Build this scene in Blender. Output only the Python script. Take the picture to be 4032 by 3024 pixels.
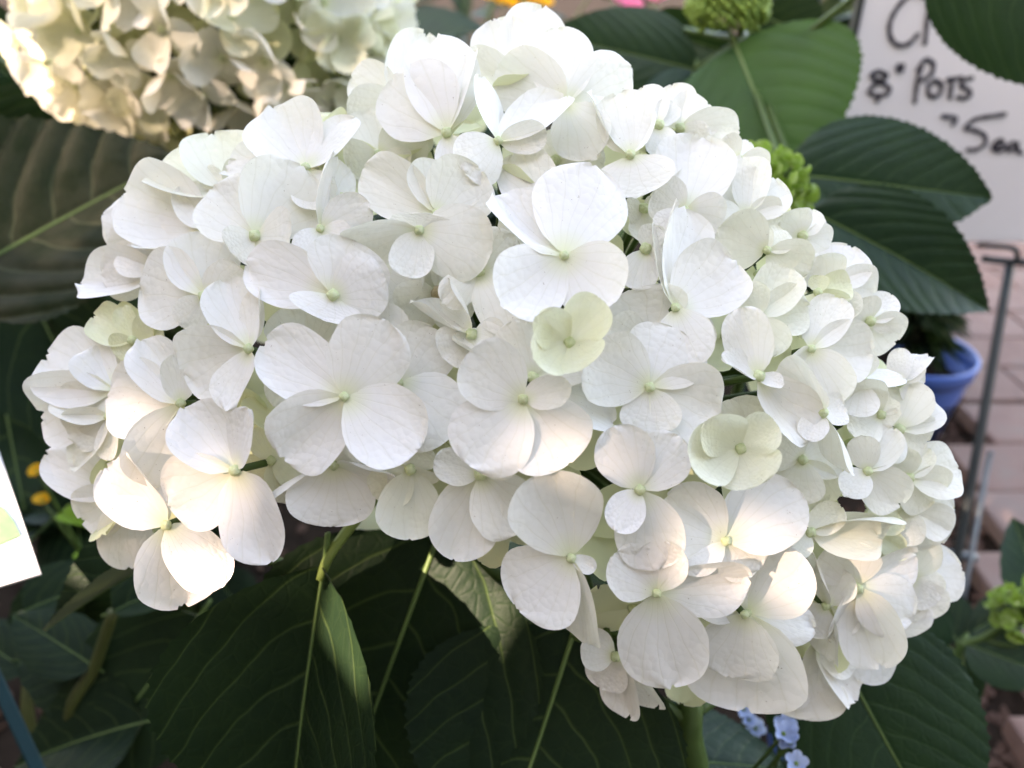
import bpy, bmesh, math, random
import numpy as np
from mathutils import Vector, Matrix, noise

R = math.radians
for o in list(bpy.data.objects):
    bpy.data.objects.remove(o)
S = bpy.context.scene
COL = S.collection

# ------------------------------------------------------------------ camera
CAM_H, PITCH, FPX = 0.58, 30.0, 3046.0
cam_d = bpy.data.cameras.new('camera')
cam = bpy.data.objects.new('camera', cam_d)
COL.objects.link(cam)
cam.location = (0, 0, CAM_H)
cam.rotation_euler = (R(90 - PITCH), 0, 0)
cam_d.sensor_width = 36.0
cam_d.lens = 36.0 * FPX / 4032.0
cam_d.clip_start = 0.01
cam_d.clip_end = 500
cam_d.dof.use_dof = True
cam_d.dof.focus_distance = 0.218
cam_d.dof.aperture_fstop = 9.0
S.camera = cam

# ------------------------------------------------------------------ light
SUN_EL, SUN_AZ = R(26), R(50)          # azimuth: from behind the camera towards its left
SUNV = Vector((-math.sin(SUN_AZ) * math.cos(SUN_EL), -math.cos(SUN_AZ) * math.cos(SUN_EL), math.sin(SUN_EL)))
W = bpy.data.worlds.new('World')
S.world = W
W.use_nodes = True
wn = W.node_tree
sky = wn.nodes.new('ShaderNodeTexSky')
sky.sky_type = 'NISHITA'
sky.sun_disc = False
sky.sun_elevation = SUN_EL
sky.sun_rotation = math.atan2(SUNV.x, SUNV.y)
sky.dust_density = 2.0
bg = wn.nodes['Background']
bg.inputs['Strength'].default_value = 0.15
wn.links.new(sky.outputs[0], bg.inputs[0])
sun_d = bpy.data.lights.new('sun', 'SUN')
sun_d.energy = 2.0
sun_d.angle = R(0.53)
sun_d.color = (1.0, 0.91, 0.88)
sun = bpy.data.objects.new('sun', sun_d)
COL.objects.link(sun)
sun.rotation_euler = (-SUNV).to_track_quat('-Z', 'Y').to_euler()
sun.location = (-3, -2, 3)
vs = S.view_settings
vs.view_transform = 'Standard'
vs.look = 'None'
vs.exposure = 3.5
vs.gamma = 1
vs.use_curve_mapping = False
vs.use_white_balance = True
vs.white_balance_temperature = 8800
vs.white_balance_tint = 20
S.render.resolution_x, S.render.resolution_y = 1024, 768
try:
    S.cycles.max_bounces = 6
    S.cycles.diffuse_bounces = 4
    S.cycles.glossy_bounces = 2
    S.cycles.transmission_bounces = 4
except Exception:
    pass

# ------------------------------------------------------------------ helpers
CP, SP = math.cos(R(PITCH)), math.sin(R(PITCH))
CAMO = Vector((0, 0, CAM_H))


def ray(x, y):
    u, v = (x - 2016) / FPX, (y - 1512) / FPX
    return Vector((u, CP - v * SP, -SP - v * CP))


def P(x, y, z):
    """photograph pixel (4032 wide) + depth along the lens axis -> point in the place"""
    return CAMO + ray(x, y) * z


def PV(x, y, z):
    return P(x * 1.8228, y * 1.8228, z)


def ground(x, y, h=0.0):
    r = ray(x, y)
    return CAMO + r * ((h - CAM_H) / r.z)


def project(p):
    d = p - CAMO
    z = d.y * CP - d.z * SP
    yv = -d.y * SP - d.z * CP
    return 2016 + d.x / z * FPX, 1512 + yv / z * FPX, z


def mesh(name, verts, faces, smooth=True):
    me = bpy.data.meshes.new(name)
    me.from_pydata([tuple(v) for v in verts], [], faces)
    if smooth:
        me.polygons.foreach_set('use_smooth', [True] * len(me.polygons))
    me.update()
    return me


def link(name, me, mat=None, parent=None, mw=None, color=None):
    o = bpy.data.objects.new(name, me)
    COL.objects.link(o)
    if mat is not None and me is not None and len(me.materials) == 0:
        me.materials.append(mat)
    if parent is not None:
        o.parent = parent
    if mw is not None:
        o.matrix_local = mw
    if color is not None:
        o.color = color
    return o


def tag(o, label, cat, group=None, kind=None):
    o['label'] = label
    o['category'] = cat
    if group:
        o['group'] = group
    if kind:
        o['kind'] = kind
    return o


def thing(name, loc, label, cat, group=None):
    o = bpy.data.objects.new(name, None)
    COL.objects.link(o)
    o.location = loc
    o.empty_display_size = 0.02
    return tag(o, label, cat, group)


def structure(o):
    o['kind'] = 'structure'
    return o


def catmull(pts, n):
    pts = [Vector(p) for p in pts]
    if len(pts) == 2:
        return [pts[0].lerp(pts[1], i / n) for i in range(n + 1)]
    q = [pts[0] * 2 - pts[1]] + pts + [pts[-1] * 2 - pts[-2]]
    out = []
    for i in range(1, len(q) - 2):
        for k in range(n):
            t = k / n
            a, b, c, d = q[i - 1], q[i], q[i + 1], q[i + 2]
            out.append(0.5 * ((2 * b) + (c - a) * t + (2 * a - 5 * b + 4 * c - d) * t * t + (3 * b - a - 3 * c + d) * t ** 3))
    out.append(pts[-1])
    return out


def tube(pts, radii, sides=8, cap=True):
    """tapered tube along points -> verts, faces"""
    V, F = [], []
    n = len(pts)
    prev = None
    for i, p in enumerate(pts):
        d = (pts[min(i + 1, n - 1)] - pts[max(i - 1, 0)])
        if d.length < 1e-9:
            d = Vector((0, 0, 1))
        d.normalize()
        if prev is None:
            a = d.orthogonal().normalized()
        else:
            a = prev - d * prev.dot(d)
            a = a.normalized() if a.length > 1e-6 else d.orthogonal().normalized()
        prev = a
        b = d.cross(a)
        r = radii[i] if hasattr(radii, '__len__') else radii
        for k in range(sides):
            t = 2 * math.pi * k / sides
            V.append(p + a * (r * math.cos(t)) + b * (r * math.sin(t)))
    for i in range(n - 1):
        for k in range(sides):
            k2 = (k + 1) % sides
            F.append((i * sides + k, i * sides + k2, (i + 1) * sides + k2, (i + 1) * sides + k))
    if cap:
        F.append(tuple(reversed(range(sides))))
        F.append(tuple(range((n - 1) * sides, n * sides)))
    return V, F


def taper(n, a, b):
    return [a + (b - a) * i / max(1, n - 1) for i in range(n)]


def join(parts):
    V, F = [], []
    for v, f in parts:
        o = len(V)
        V += list(v)
        F += [tuple(i + o for i in q) for q in f]
    return V, F


def box_bm(sx, sy, sz, bevel=0.0, seg=1):
    bm = bmesh.new()
    bmesh.ops.create_cube(bm, size=1)
    bmesh.ops.scale(bm, vec=(sx, sy, sz), verts=bm.verts)
    if bevel:
        bmesh.ops.bevel(bm, geom=bm.edges[:], offset=bevel, segments=seg, affect='EDGES', profile=0.5)
    me = bpy.data.meshes.new('box')
    bm.to_mesh(me)
    bm.free()
    return me


# ------------------------------------------------------------------ materials
def newmat(name):
    m = bpy.data.materials.new(name)
    m.use_nodes = True
    nt = m.node_tree
    nt.nodes.clear()
    out = nt.nodes.new('ShaderNodeOutputMaterial')
    return m, nt, out


class N:
    """small node-graph helper"""

    def __init__(self, nt):
        self.nt = nt

    def n(self, t, ins=None, **kw):
        nd = self.nt.nodes.new(t)
        for k, v in kw.items():
            setattr(nd, k, v)
        for k, v in (ins or {}).items():
            s = nd.inputs[k]
            if isinstance(v, bpy.types.NodeSocket):
                self.nt.links.new(v, s)
            else:
                s.default_value = v
        return nd

    def math(self, op, a, b=0.0, c=0.0, clamp=False):
        nd = self.n('ShaderNodeMath', {0: a, 1: b, 2: c}, operation=op)
        nd.use_clamp = clamp
        return nd.outputs[0]

    def mix(self, f, a, b):
        nd = self.n('ShaderNodeMix', data_type='RGBA')
        for s, v in ((nd.inputs[0], f), (nd.inputs[6], a), (nd.inputs[7], b)):
            if isinstance(v, bpy.types.NodeSocket):
                self.nt.links.new(v, s)
            else:
                s.default_value = v
        return nd.outputs[2]

    def ramp(self, f, stops):
        nd = self.n('ShaderNodeValToRGB', {0: f})
        cr = nd.color_ramp
        while len(cr.elements) < len(stops):
            cr.elements.new(0.5)
        for e, (p, c) in zip(cr.elements, stops):
            e.position = p
            e.color = c if len(c) == 4 else (*c, 1)
        return nd.outputs[0]


def petal_material(name, white, green, transl, tcol, blemish=True):
    m, nt, out = newmat(name)
    g = N(nt)
    tc = g.n('ShaderNodeTexCoord')
    oi = g.n('ShaderNodeObjectInfo')
    sep = g.n('ShaderNodeSeparateXYZ', {0: tc.outputs['Object']})
    x, y = sep.outputs[0], sep.outputs[1]
    r = g.math('SQRT', g.math('ADD', g.math('MULTIPLY', x, x), g.math('MULTIPLY', y, y)))
    # per-petal offset so that no two petals share the same marks
    off = g.n('ShaderNodeVectorMath', {0: tc.outputs['Object'], 1: g.n('ShaderNodeCombineXYZ', {0: 0.0, 1: 0.0, 2: g.math('MULTIPLY', oi.outputs['Random'], 37.0)}).outputs[0]}, operation='ADD').outputs[0]
    ocol = g.n('ShaderNodeSeparateColor', {0: oi.outputs['Color']})
    tint = ocol.outputs[0]
    claw = g.math('SUBTRACT', 1.0, g.math('MULTIPLY', r, 2.6), clamp=True)
    claw = g.math('MULTIPLY', g.math('POWER', claw, 1.4), 0.75)
    mott = g.n('ShaderNodeTexNoise', {'Vector': off, 'Scale': 2.4, 'Detail': 1.0}).outputs[0]
    ft = g.math('MULTIPLY', tint, g.math('ADD', 0.45, mott), clamp=True)
    f = g.math('MAXIMUM', claw, ft)
    base = g.mix(f, (*white, 1), (*green, 1))
    base = g.mix(g.math('MULTIPLY', g.math('SUBTRACT', mott, .42, clamp=True), .7), base, (0.78, 0.745, 0.66, 1))
    # faint darker fan veins
    ang = g.math('ARCTAN2', y, g.math('ADD', x, 0.12))
    warp = mott
    va = g.math('ADD', g.math('MULTIPLY', ang, 15.0), g.math('MULTIPLY', warp, 3.0))
    vline = g.math('POWER', g.math('SUBTRACT', 1.0, g.math('ABSOLUTE', g.math('SINE', va))), 7.0)
    base = g.mix(g.math('MULTIPLY', vline, 0.30), base, (0.66, 0.63, 0.50, 1))
    if blemish:
        sp = g.n('ShaderNodeTexNoise', {'Vector': off, 'Scale': 22.0, 'Detail': 2.0, 'Roughness': 0.75}).outputs[0]
        sp2 = mott
        s = g.math('MULTIPLY', g.math('GREATER_THAN', sp, 0.715), g.math('GREATER_THAN', sp2, 0.52))
        base = g.mix(g.math('MULTIPLY', s, 0.55), base, (0.22, 0.13, 0.07, 1))
    # quilted relief
    vor = g.n('ShaderNodeTexVoronoi', {'Vector': off, 'Scale': 11.0, 'Randomness': 1.0}, feature='F1').outputs[0]
    nz = g.n('ShaderNodeTexNoise', {'Vector': off, 'Scale': 4.5, 'Detail': 1.0}).outputs[0]
    quilt = g.math('MULTIPLY', vor, g.math('SUBTRACT', g.math('MULTIPLY', r, 1.6), 0.35, clamp=True))
    h = g.math('ADD', g.math('MULTIPLY', quilt, -0.8), g.math('ADD', g.math('MULTIPLY', vline, -0.12), g.math('MULTIPLY', nz, 0.4)))
    bump = g.n('ShaderNodeBump', {'Height': h, 'Strength': 0.30, 'Distance': 0.0011}).outputs[0]
    pr = g.n('ShaderNodeBsdfPrincipled', {'Base Color': base, 'Roughness': 0.6, 'Specular IOR Level': 0.18, 'Normal': bump})
    tr = g.n('ShaderNodeBsdfTranslucent', {'Color': g.mix(0.5, base, (*tcol, 1)), 'Normal': bump})
    mx = g.n('ShaderNodeMixShader', {0: transl, 1: pr.outputs[0], 2: tr.outputs[0]})
    nt.links.new(mx.outputs[0], out.inputs[0])
    return m


def simple(name, col, rough=0.6, spec=0.3, col2=None, scale=20.0, bump=0.0, metallic=0.0, transl=0.0, detail=4.0):
    m, nt, out = newmat(name)
    g = N(nt)
    tc = g.n('ShaderNodeTexCoord')
    nz = g.n('ShaderNodeTexNoise', {'Vector': tc.outputs['Object'], 'Scale': scale, 'Detail': detail, 'Roughness': 0.6})
    col2 = col2 or tuple(c * 0.7 for c in col)
    c = g.ramp(nz.outputs[0], [(0.3, col), (0.7, col2)])
    ins = {'Base Color': c, 'Roughness': rough, 'Specular IOR Level': spec, 'Metallic': metallic}
    if bump:
        ins['Normal'] = g.n('ShaderNodeBump', {'Height': nz.outputs[0], 'Strength': bump, 'Distance': 0.004}).outputs[0]
    pr = g.n('ShaderNodeBsdfPrincipled', ins)
    sh = pr.outputs[0]
    if transl:
        tr = g.n('ShaderNodeBsdfTranslucent', {'Color': c})
        sh = g.n('ShaderNodeMixShader', {0: transl, 1: sh, 2: tr.outputs[0]}).outputs[0]
    nt.links.new(sh, out.inputs[0])
    return m


def leaf_material(name, top, top2, under, veincol, rough=0.5, spec=0.09, transl=0.06, nveins=6, vf=.3):
    m, nt, out = newmat(name)
    g = N(nt)
    tc = g.n('ShaderNodeTexCoord')
    oi = g.n('ShaderNodeObjectInfo')
    off_ = g.n('ShaderNodeVectorMath', {0: tc.outputs['Object'], 1: g.n('ShaderNodeCombineXYZ', {0: 0.0, 1: 0.0, 2: g.math('MULTIPLY', oi.outputs['Random'], 23.0)}).outputs[0]}, operation='ADD').outputs[0]
    sx = g.n('ShaderNodeSeparateXYZ', {0: tc.outputs['Object']})
    lx, ly = sx.outputs[0], sx.outputs[1]
    ay = g.math('ABSOLUTE', ly)
    side = g.math('MULTIPLY', g.math('GREATER_THAN', ly, 0.0), .35)
    wob = g.n('ShaderNodeTexNoise', {'Vector': tc.outputs['Object'], 'Scale': 6.0, 'Detail': 1.0}).outputs[0]
    qv = g.math('SUBTRACT', g.math('SUBTRACT', lx, g.math('MULTIPLY', ay, .35)), g.math('MULTIPLY', g.math('MULTIPLY', ly, ly), 1.5))
    qv = g.math('ADD', g.math('MULTIPLY', g.math('ADD', qv, g.math('MULTIPLY', g.math('SUBTRACT', wob, .5), .07)), float(nveins)), side)
    dv = g.math('PINGPONG', qv, .5)                       # distance to the nearest side vein
    sv = g.math('SUBTRACT', 1.0, g.math('MULTIPLY', dv, 17.0), clamp=True)
    mid = g.math('SUBTRACT', 1.0, g.math('MULTIPLY', ay, 75.0), clamp=True)
    vor = g.n('ShaderNodeTexVoronoi', {'Vector': off_, 'Scale': 16.0}, feature='DISTANCE_TO_EDGE').outputs[0]
    net = g.math('MULTIPLY', g.math('SUBTRACT', 1.0, g.math('MULTIPLY', vor, 16.0), clamp=True), .08)
    veinf = g.math('MAXIMUM', g.math('MAXIMUM', g.math('MULTIPLY', sv, .8), mid), net)
    off = off_
    nz = g.n('ShaderNodeTexNoise', {'Vector': off, 'Scale': 5.0, 'Detail': 5.0, 'Roughness': 0.6}).outputs[0]
    c = g.mix(g.ramp(nz, [(0.35, (0, 0, 0)), (0.7, (1, 1, 1))]), (*top, 1), (*top2, 1))
    geo = g.n('ShaderNodeNewGeometry')
    c = g.mix(geo.outputs['Backfacing'], c, (*under, 1))
    c = g.mix(g.math('MULTIPLY', veinf, vf), c, (*veincol, 1))
    fine = g.math('MINIMUM', vor, 0.12)
    nz2 = g.n('ShaderNodeTexNoise', {'Vector': off, 'Scale': 60.0, 'Detail': 2.0}).outputs[0]
    h = g.math('ADD', g.math('ADD', g.math('MULTIPLY', fine, 1.6), g.math('MULTIPLY', sv, -.35)), g.math('MULTIPLY', nz2, 0.3))
    bump = g.n('ShaderNodeBump', {'Height': h, 'Strength': 0.5, 'Distance': 0.0012}).outputs[0]
    pr = g.n('ShaderNodeBsdfPrincipled', {'Base Color': c, 'Roughness': rough, 'Specular IOR Level': spec, 'Normal': bump})
    tr = g.n('ShaderNodeBsdfTranslucent', {'Color': g.mix(0.5, c, (0.12, 0.22, 0.03, 1))})
    mx = g.n('ShaderNodeMixShader', {0: transl, 1: pr.outputs[0], 2: tr.outputs[0]})
    nt.links.new(mx.outputs[0], out.inputs[0])
    return m


M = {}
M['petal'] = petal_material('petal_white', (0.87, 0.855, 0.835), (0.70, 0.745, 0.36), 0.27, (0.85, 0.80, 0.52))
M['petal_back'] = petal_material('petal_greenish_white', (0.88, 0.87, 0.80), (0.68, 0.72, 0.34), 0.36, (0.88, 0.86, 0.64), blemish=False)
M['petal_lime'] = petal_material('petal_lime', (0.22, 0.36, 0.045), (0.15, 0.28, 0.02), 0.30, (0.32, 0.48, 0.05), blemish=False)
M['button'] = simple('floret_button', (0.50, 0.57, 0.29), 0.55, 0.2, (0.62, 0.66, 0.42), 900, 0.3)
M['button_brown'] = simple('floret_button_dry', (0.46, 0.36, 0.20), 0.6, 0.3, (0.52, 0.44, 0.28), 900, 0.3)
M['stem'] = simple('green_stem', (0.060, 0.105, 0.024), 0.45, 0.3, (0.046, 0.082, 0.019), 60, 0.2)
M['olive'] = simple('olive_stem', (0.06, 0.07, 0.018), 0.55, 0.3, (0.045, 0.055, 0.014), 60, 0.2)
M['leaf'] = leaf_material('hydrangea_leaf', (0.007, 0.018, 0.009), (0.011, 0.025, 0.010), (0.17, 0.19, 0.13), (0.13, 0.20, 0.06))  # darkened green, deep shade under the bloom put into the colour
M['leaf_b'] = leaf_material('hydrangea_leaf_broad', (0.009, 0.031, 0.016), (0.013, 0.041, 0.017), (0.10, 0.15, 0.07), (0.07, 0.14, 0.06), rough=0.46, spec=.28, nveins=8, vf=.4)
M['leaf_lit'] = leaf_material('hydrangea_leaf_backlit', (0.022, 0.075, 0.018), (0.030, 0.095, 0.020), (0.08, 0.15, 0.04), (0.07, 0.16, 0.05), rough=.5, spec=.25, transl=.28, nveins=8, vf=.4)  # leaf copy with backlight put into its brighter green
M['leaf_lime'] = leaf_material('young_leaf', (0.16, 0.30, 0.03), (0.20, 0.36, 0.05), (0.20, 0.32, 0.08), (0.26, 0.40, 0.10), transl=0.25)
M['soil'] = simple('potting_soil', (0.016, 0.011, 0.008), 0.95, 0.05, (0.030, 0.020, 0.014), 40, 0.8)
M['mulch'] = simple('bark_chip', (0.060, 0.032, 0.022), 0.9, 0.1, (0.11, 0.066, 0.050), 30, 0.6)
M['pot_blue'] = simple('blue_plastic', (0.035, 0.105, 0.36), 0.38, 0.4, (0.042, 0.12, 0.38), 12)
M['metal'] = simple('dark_painted_metal', (0.008, 0.013, 0.013), 0.5, 0.35, (0.012, 0.018, 0.018), 60)
M['galv'] = simple('galvanised_metal', (0.20, 0.24, 0.27), 0.45, 0.5, (0.15, 0.18, 0.2), 60, metallic=0.6)
M['sign'] = simple('sign_board_white', (0.62, 0.63, 0.65), 0.4, 0.3, (0.56, 0.56, 0.57), 4)
M['ink'] = simple('marker_ink', (0.025, 0.022, 0.03), 0.6, 0.3, (0.04, 0.035, 0.045), 80)
M['teal'] = simple('teal_stake_plastic', (0.003, 0.036, 0.046), 0.5, 0.25, (0.003, 0.028, 0.036), 30)
M['tag'] = simple('plant_tag_plastic', (0.80, 0.79, 0.77), 0.3, 0.5, (0.77, 0.76, 0.74), 6)
M['tag_print'] = simple('plant_tag_print', (0.10, 0.20, 0.10), 0.35, 0.5, (0.22, 0.33, 0.16), 60)
M['wood'] = simple('weathered_wood', (0.20, 0.15, 0.11), 0.8, 0.2, (0.13, 0.10, 0.08), 14, 0.4)
M['yellow'] = simple('yellow_blossom', (0.80, 0.42, 0.02), 0.5, 0.3, (0.85, 0.55, 0.04), 40, transl=0.3)
M['pink'] = simple('pink_blossom', (0.80, 0.16, 0.34), 0.5, 0.3, (0.85, 0.30, 0.45), 40, transl=0.3)
M['blue'] = simple('pale_blue_blossom', (0.42, 0.56, 0.86), 0.5, 0.3, (0.72, 0.79, 0.95), 60, transl=0.3)


def brick_material():
    m, nt, out = newmat('pink_brick_paver')
    g = N(nt)
    tc = g.n('ShaderNodeTexCoord')
    oi = g.n('ShaderNodeObjectInfo')
    off = g.n('ShaderNodeVectorMath', {0: tc.outputs['Object'], 1: g.n('ShaderNodeCombineXYZ', {0: 0.0, 1: 0.0, 2: g.math('MULTIPLY', oi.outputs['Random'], 11.0)}).outputs[0]}, operation='ADD').outputs[0]
    nz = g.n('ShaderNodeTexNoise', {'Vector': off, 'Scale': 18.0, 'Detail': 6.0, 'Roughness': 0.65}).outputs[0]
    c = g.ramp(nz, [(0.3, (0.15, 0.092, 0.076)), (0.5, (0.20, 0.120, 0.098)), (0.72, (0.18, 0.138, 0.118))])
    c = g.mix(g.math('MULTIPLY', oi.outputs['Random'], 0.5), c, (0.19, 0.150, 0.135, 1))
    nz2 = g.n('ShaderNodeTexNoise', {'Vector': off, 'Scale': 240.0, 'Detail': 3.0}).outputs[0]
    bump = g.n('ShaderNodeBump', {'Height': nz2, 'Strength': 0.5, 'Distance': 0.002}).outputs[0]
    pr = g.n('ShaderNodeBsdfPrincipled', {'Base Color': c, 'Roughness': 0.85, 'Specular IOR Level': 0.2, 'Normal': bump})
    nt.links.new(pr.outputs[0], out.inputs[0])
    return m


M['brick'] = brick_material()

# ------------------------------------------------------------------ ground, soil, bricks
gs = 60.0
nG = 40
gv, gf = [], []
soil_me = mesh('soil', [(-gs, -gs, 0), (gs, -gs, 0), (gs, gs, 0), (-gs, gs, 0)], [(0, 1, 2, 3)], False)
structure(link('soil', soil_me, M['soil']))

rng = random.Random(5)


def chip_mesh(seed):
    rr = random.Random(seed)
    bm = bmesh.new()
    bmesh.ops.create_icosphere(bm, subdivisions=1, radius=1)
    sx, sy, sz = rr.uniform(.006, .013), rr.uniform(.004, .007), rr.uniform(.002, .004)
    for v in bm.verts:
        k = rr.uniform(.65, 1.2)
        v.co = Vector((v.co.x * sx * k, v.co.y * sy * k, v.co.z * sz * k))
    V = [v.co.copy() for v in bm.verts]
    F = [tuple(v.index for v in f.verts) for f in bm.faces]
    bm.free()
    return V, F


def edge_x(y):                       # where the brick path begins
    return 0.424 + 0.40 * (y - 0.414) - 0.05 * max(0, y - 0.95)


chips = [chip_mesh(i) for i in range(14)]
parts = []
for i in range(6500):
    y = rng.uniform(0.12, 2.2)
    x = rng.uniform(-1.1, edge_x(y) + 0.02)
    if rng.random() < 0.35:
        x = edge_x(y) - abs(rng.gauss(0, 0.09))
    V, F = chips[rng.randrange(14)]
    rot = Matrix.Rotation(rng.uniform(0, 6.28), 3, 'Z') @ Matrix.Rotation(rng.gauss(0, .5), 3, 'X')
    s = rng.uniform(.5, 1.15)
    d = Vector((x, y, rng.uniform(0.001, 0.006)))
    parts.append(([rot @ (v * s) + d for v in V], F))
V, F = join(parts)
mul = link('bark_mulch', mesh('bark_mulch', V, F, False), M['mulch'])
tag(mul, 'loose brown bark mulch covering the soil beside the brick path', 'mulch', kind='stuff')

# brick pavement
bed_v = [(edge_x(y) + 0.004, y, 0.003) for y in (0.1, 0.95, 3.2)] + [(3.2, 3.2, 0.003), (3.2, 0.1, 0.003)]
pave = structure(link('pavement', mesh('pavement', bed_v, [(4, 3, 2, 1, 0)], False), M['soil']))
ROW = 0.0995
bl, bw, bh = 0.199, 0.0945, 0.022
brick_vars = []
for k in range(4):
    rr = random.Random(70 + k)
    me = box_bm(1, 1, 1)
    bpy.data.meshes.remove(me)
    bm = bmesh.new()
    bmesh.ops.create_cube(bm, size=1)
    bmesh.ops.scale(bm, vec=(bl - .006, bw, bh), verts=bm.verts)
    bmesh.ops.bevel(bm, geom=bm.edges[:], offset=.004, segments=2, affect='EDGES', profile=.6)
    for v in bm.verts:
        v.co += Vector((rr.gauss(0, .0006), rr.gauss(0, .0006), rr.gauss(0, .0003)))
    me = bpy.data.meshes.new('brick')
    bm.to_mesh(me)
    bm.free()
    me.materials.append(M['brick'])
    brick_vars.append(me)
brng = random.Random(9)
yrow = 0.414 - 3 * ROW
nb = 0
half = {}
for row in range(24):
    yc = yrow + (row + .5) * ROW
    x = edge_x(yc) + brng.uniform(-.008, .012) + (0.0 if row % 2 else -0.012)
    first = brng.choice([1.0, .5, .75]) if row % 2 == 0 else 1.0
    xend = 1.25 if yc < 1.2 else 1.9
    while x < xend and nb < 290:
        L = bl * (first if first else 1.0)
        first = None
        o = link('brick', brick_vars[brng.randrange(4)], None, pave)
        o.location = (x + L / 2, yc + brng.gauss(0, .001), .004 + bh / 2 + brng.gauss(0, .0007))
        o.scale = (L / bl, 1, 1)
        o.rotation_euler = (brng.gauss(0, .004), brng.gauss(0, .004), brng.gauss(0, .006))
        x += L
        nb += 1

# ------------------------------------------------------------------ petals
PN_T, PN_S = 15, 13


def petal_shape(kind, seed, nt=PN_T, ns=PN_S):
    rr = random.Random(1000 * kind + seed)
    a = rr.uniform(.50, .66)
    b = rr.uniform(.38, .50)
    tm = a / (a + b)
    nrm = tm ** a * (1 - tm) ** b
    cup = [rr.uniform(.08, .26), rr.uniform(.24, .40), rr.uniform(.45, .62), rr.uniform(-.16, -.04)][kind]
    bend = [rr.uniform(-.12, .12), rr.uniform(.10, .28), rr.uniform(.42, .60), rr.uniform(-.26, -.12)][kind]
    w1, p1, w2, p2 = rr.uniform(.015, .06), rr.uniform(0, 6.28), rr.uniform(.01, .035), rr.uniform(0, 6.28)
    skew = rr.uniform(-.10, .10)
    teeth = rr.random() < .35
    tph = rr.uniform(0, 6.28)
    crease = rr.uniform(.0, .05)
    verts = []
    for i in range(nt):
        q = i / (nt - 1)
        t = 1 - (1 - q) ** 1.5 * 1.0
        t = .015 + t * .982
        h = .5 * (t ** a * (1 - t) ** b) / nrm
        for j in range(ns):
            s = -1 + 2 * j / (ns - 1)
            rad = 1 + .025 * math.sin(5 * s + tph) + .018 * math.sin(11 * t + 3 * s + p1)
            if teeth and q > .55:
                rad += .022 * abs(math.sin(13 * t + 6 * s + tph)) * (abs(s) > .85) * (1 - q) * 2
            x = t + (.004 * math.sin(7 * s + p2) if q > .8 else 0)
            y = h * s * rad + skew * t * t * .5
            edge = abs(s) ** 2 * (h / .5) ** 2
            z = cup * edge * (.35 + .65 * t) + bend * t * t - .02 * math.sin(t * math.pi)
            z += w1 * math.sin(3.2 * s + p1 + 2 * t) * t * (0.3 + abs(s)) + w2 * math.sin(6.5 * s * t + p2) * t
            z -= crease * math.exp(-(s * 5) ** 2) * t * (1 - t) * 4 * .5
            verts.append((x, y, z))
    faces = [(i * ns + j, (i + 1) * ns + j, (i + 1) * ns + j + 1, i * ns + j + 1) for i in range(nt - 1) for j in range(ns - 1)]
    return verts, faces, bend


NV = 9
PET_RAW = {(k, s): petal_shape(k, s) for k in range(4) for s in range(NV)}
PET = {}


def petal_mesh_for(kind, seed, matkey):
    key = (kind, seed % NV, matkey)
    if key not in PET:
        v, f, _b = PET_RAW[(kind, seed % NV)]
        me = mesh('petal', v, f)
        me.materials.append(M[matkey])
        PET[key] = me
    return PET[key]


PET_LOW = {}


def petal_low(kind, seed):
    key = (kind, seed % NV)
    if key not in PET_LOW:
        PET_LOW[key] = petal_shape(kind, seed % NV, 9, 7)[:2]
    return PET_LOW[key]


def button_geo(r, seed):
    """four-lobed bud in the middle of a floret, facing +z"""
    V, F = [], []
    nu, nv = 6, 12
    ph = seed * 1.7
    for i in range(nu + 1):
        a = math.pi * i / nu
        for j in range(nv):
            b = 2 * math.pi * j / nv
            k = 1 + .10 * math.cos(4 * b + ph) * math.sin(a) ** 2 - .12 * math.exp(-(a * 2.2) ** 2) - (.10 if j % 3 == 0 else 0) * math.exp(-((a - .5) * 2) ** 2)
            V.append(Vector((r * k * math.sin(a) * math.cos(b), r * k * math.sin(a) * math.sin(b), r * k * .9 * math.cos(a))))
    for i in range(nu):
        for j in range(nv):
            j2 = (j + 1) % nv
            F.append((i * nv + j, (i + 1) * nv + j, (i + 1) * nv + j2, i * nv + j2))
    return V, F


def orient(N_, up=Vector((0, 0, 1))):
    z = N_.normalized()
    x = up.cross(z)
    if x.length < 1e-4:
        x = Vector((1, 0, 0))
    x.normalize()
    y = z.cross(x)
    return Matrix((x, y, z)).transposed()


def petal_matrix(B, T, W, twist, rest_c, bend=0.0):
    """matrix that lays the unit petal from B to T, seen W wide, facing the viewer, turned by twist"""
    ax = T - B
    L = ax.length
    ax.normalize()
    view = (CAMO - (B + T) / 2).normalized()
    side = view.cross(ax)
    if side.length < 1e-4:
        side = Vector((1, 0, 0))
    side.normalize()
    nrm = ax.cross(side)
    if nrm.dot(view) < 0:
        nrm, side = -nrm, -side
    if twist:
        best = None
        for s in (1, -1):
            rm = Matrix.Rotation(twist * s, 3, ax)
            n2 = rm @ nrm
            sc = n2.dot(rest_c - (B + T) / 2) if rest_c is not None else s
            if best is None or sc > best[0]:
                best = (sc, n2, rm @ side)
        nrm, side = best[1], best[2]
    bend *= .75
    k = math.sqrt(1 + bend * bend)           # lean back so that the curved tip still ends at T
    ax, nrm, L = (ax - nrm * bend) / k, (nrm + ax * bend) / k, L / k
    m = Matrix.Identity(4)
    for r in range(3):
        m[r][0] = ax[r] * L
        m[r][1] = side[r] * W
        m[r][2] = nrm[r] * L * .75
        m[r][3] = B[r]
    # keep right-handed
    if m.to_3x3().determinant() < 0:
        for r in range(3):
            m[r][1] = -m[r][1]
    return m, nrm, L


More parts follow.
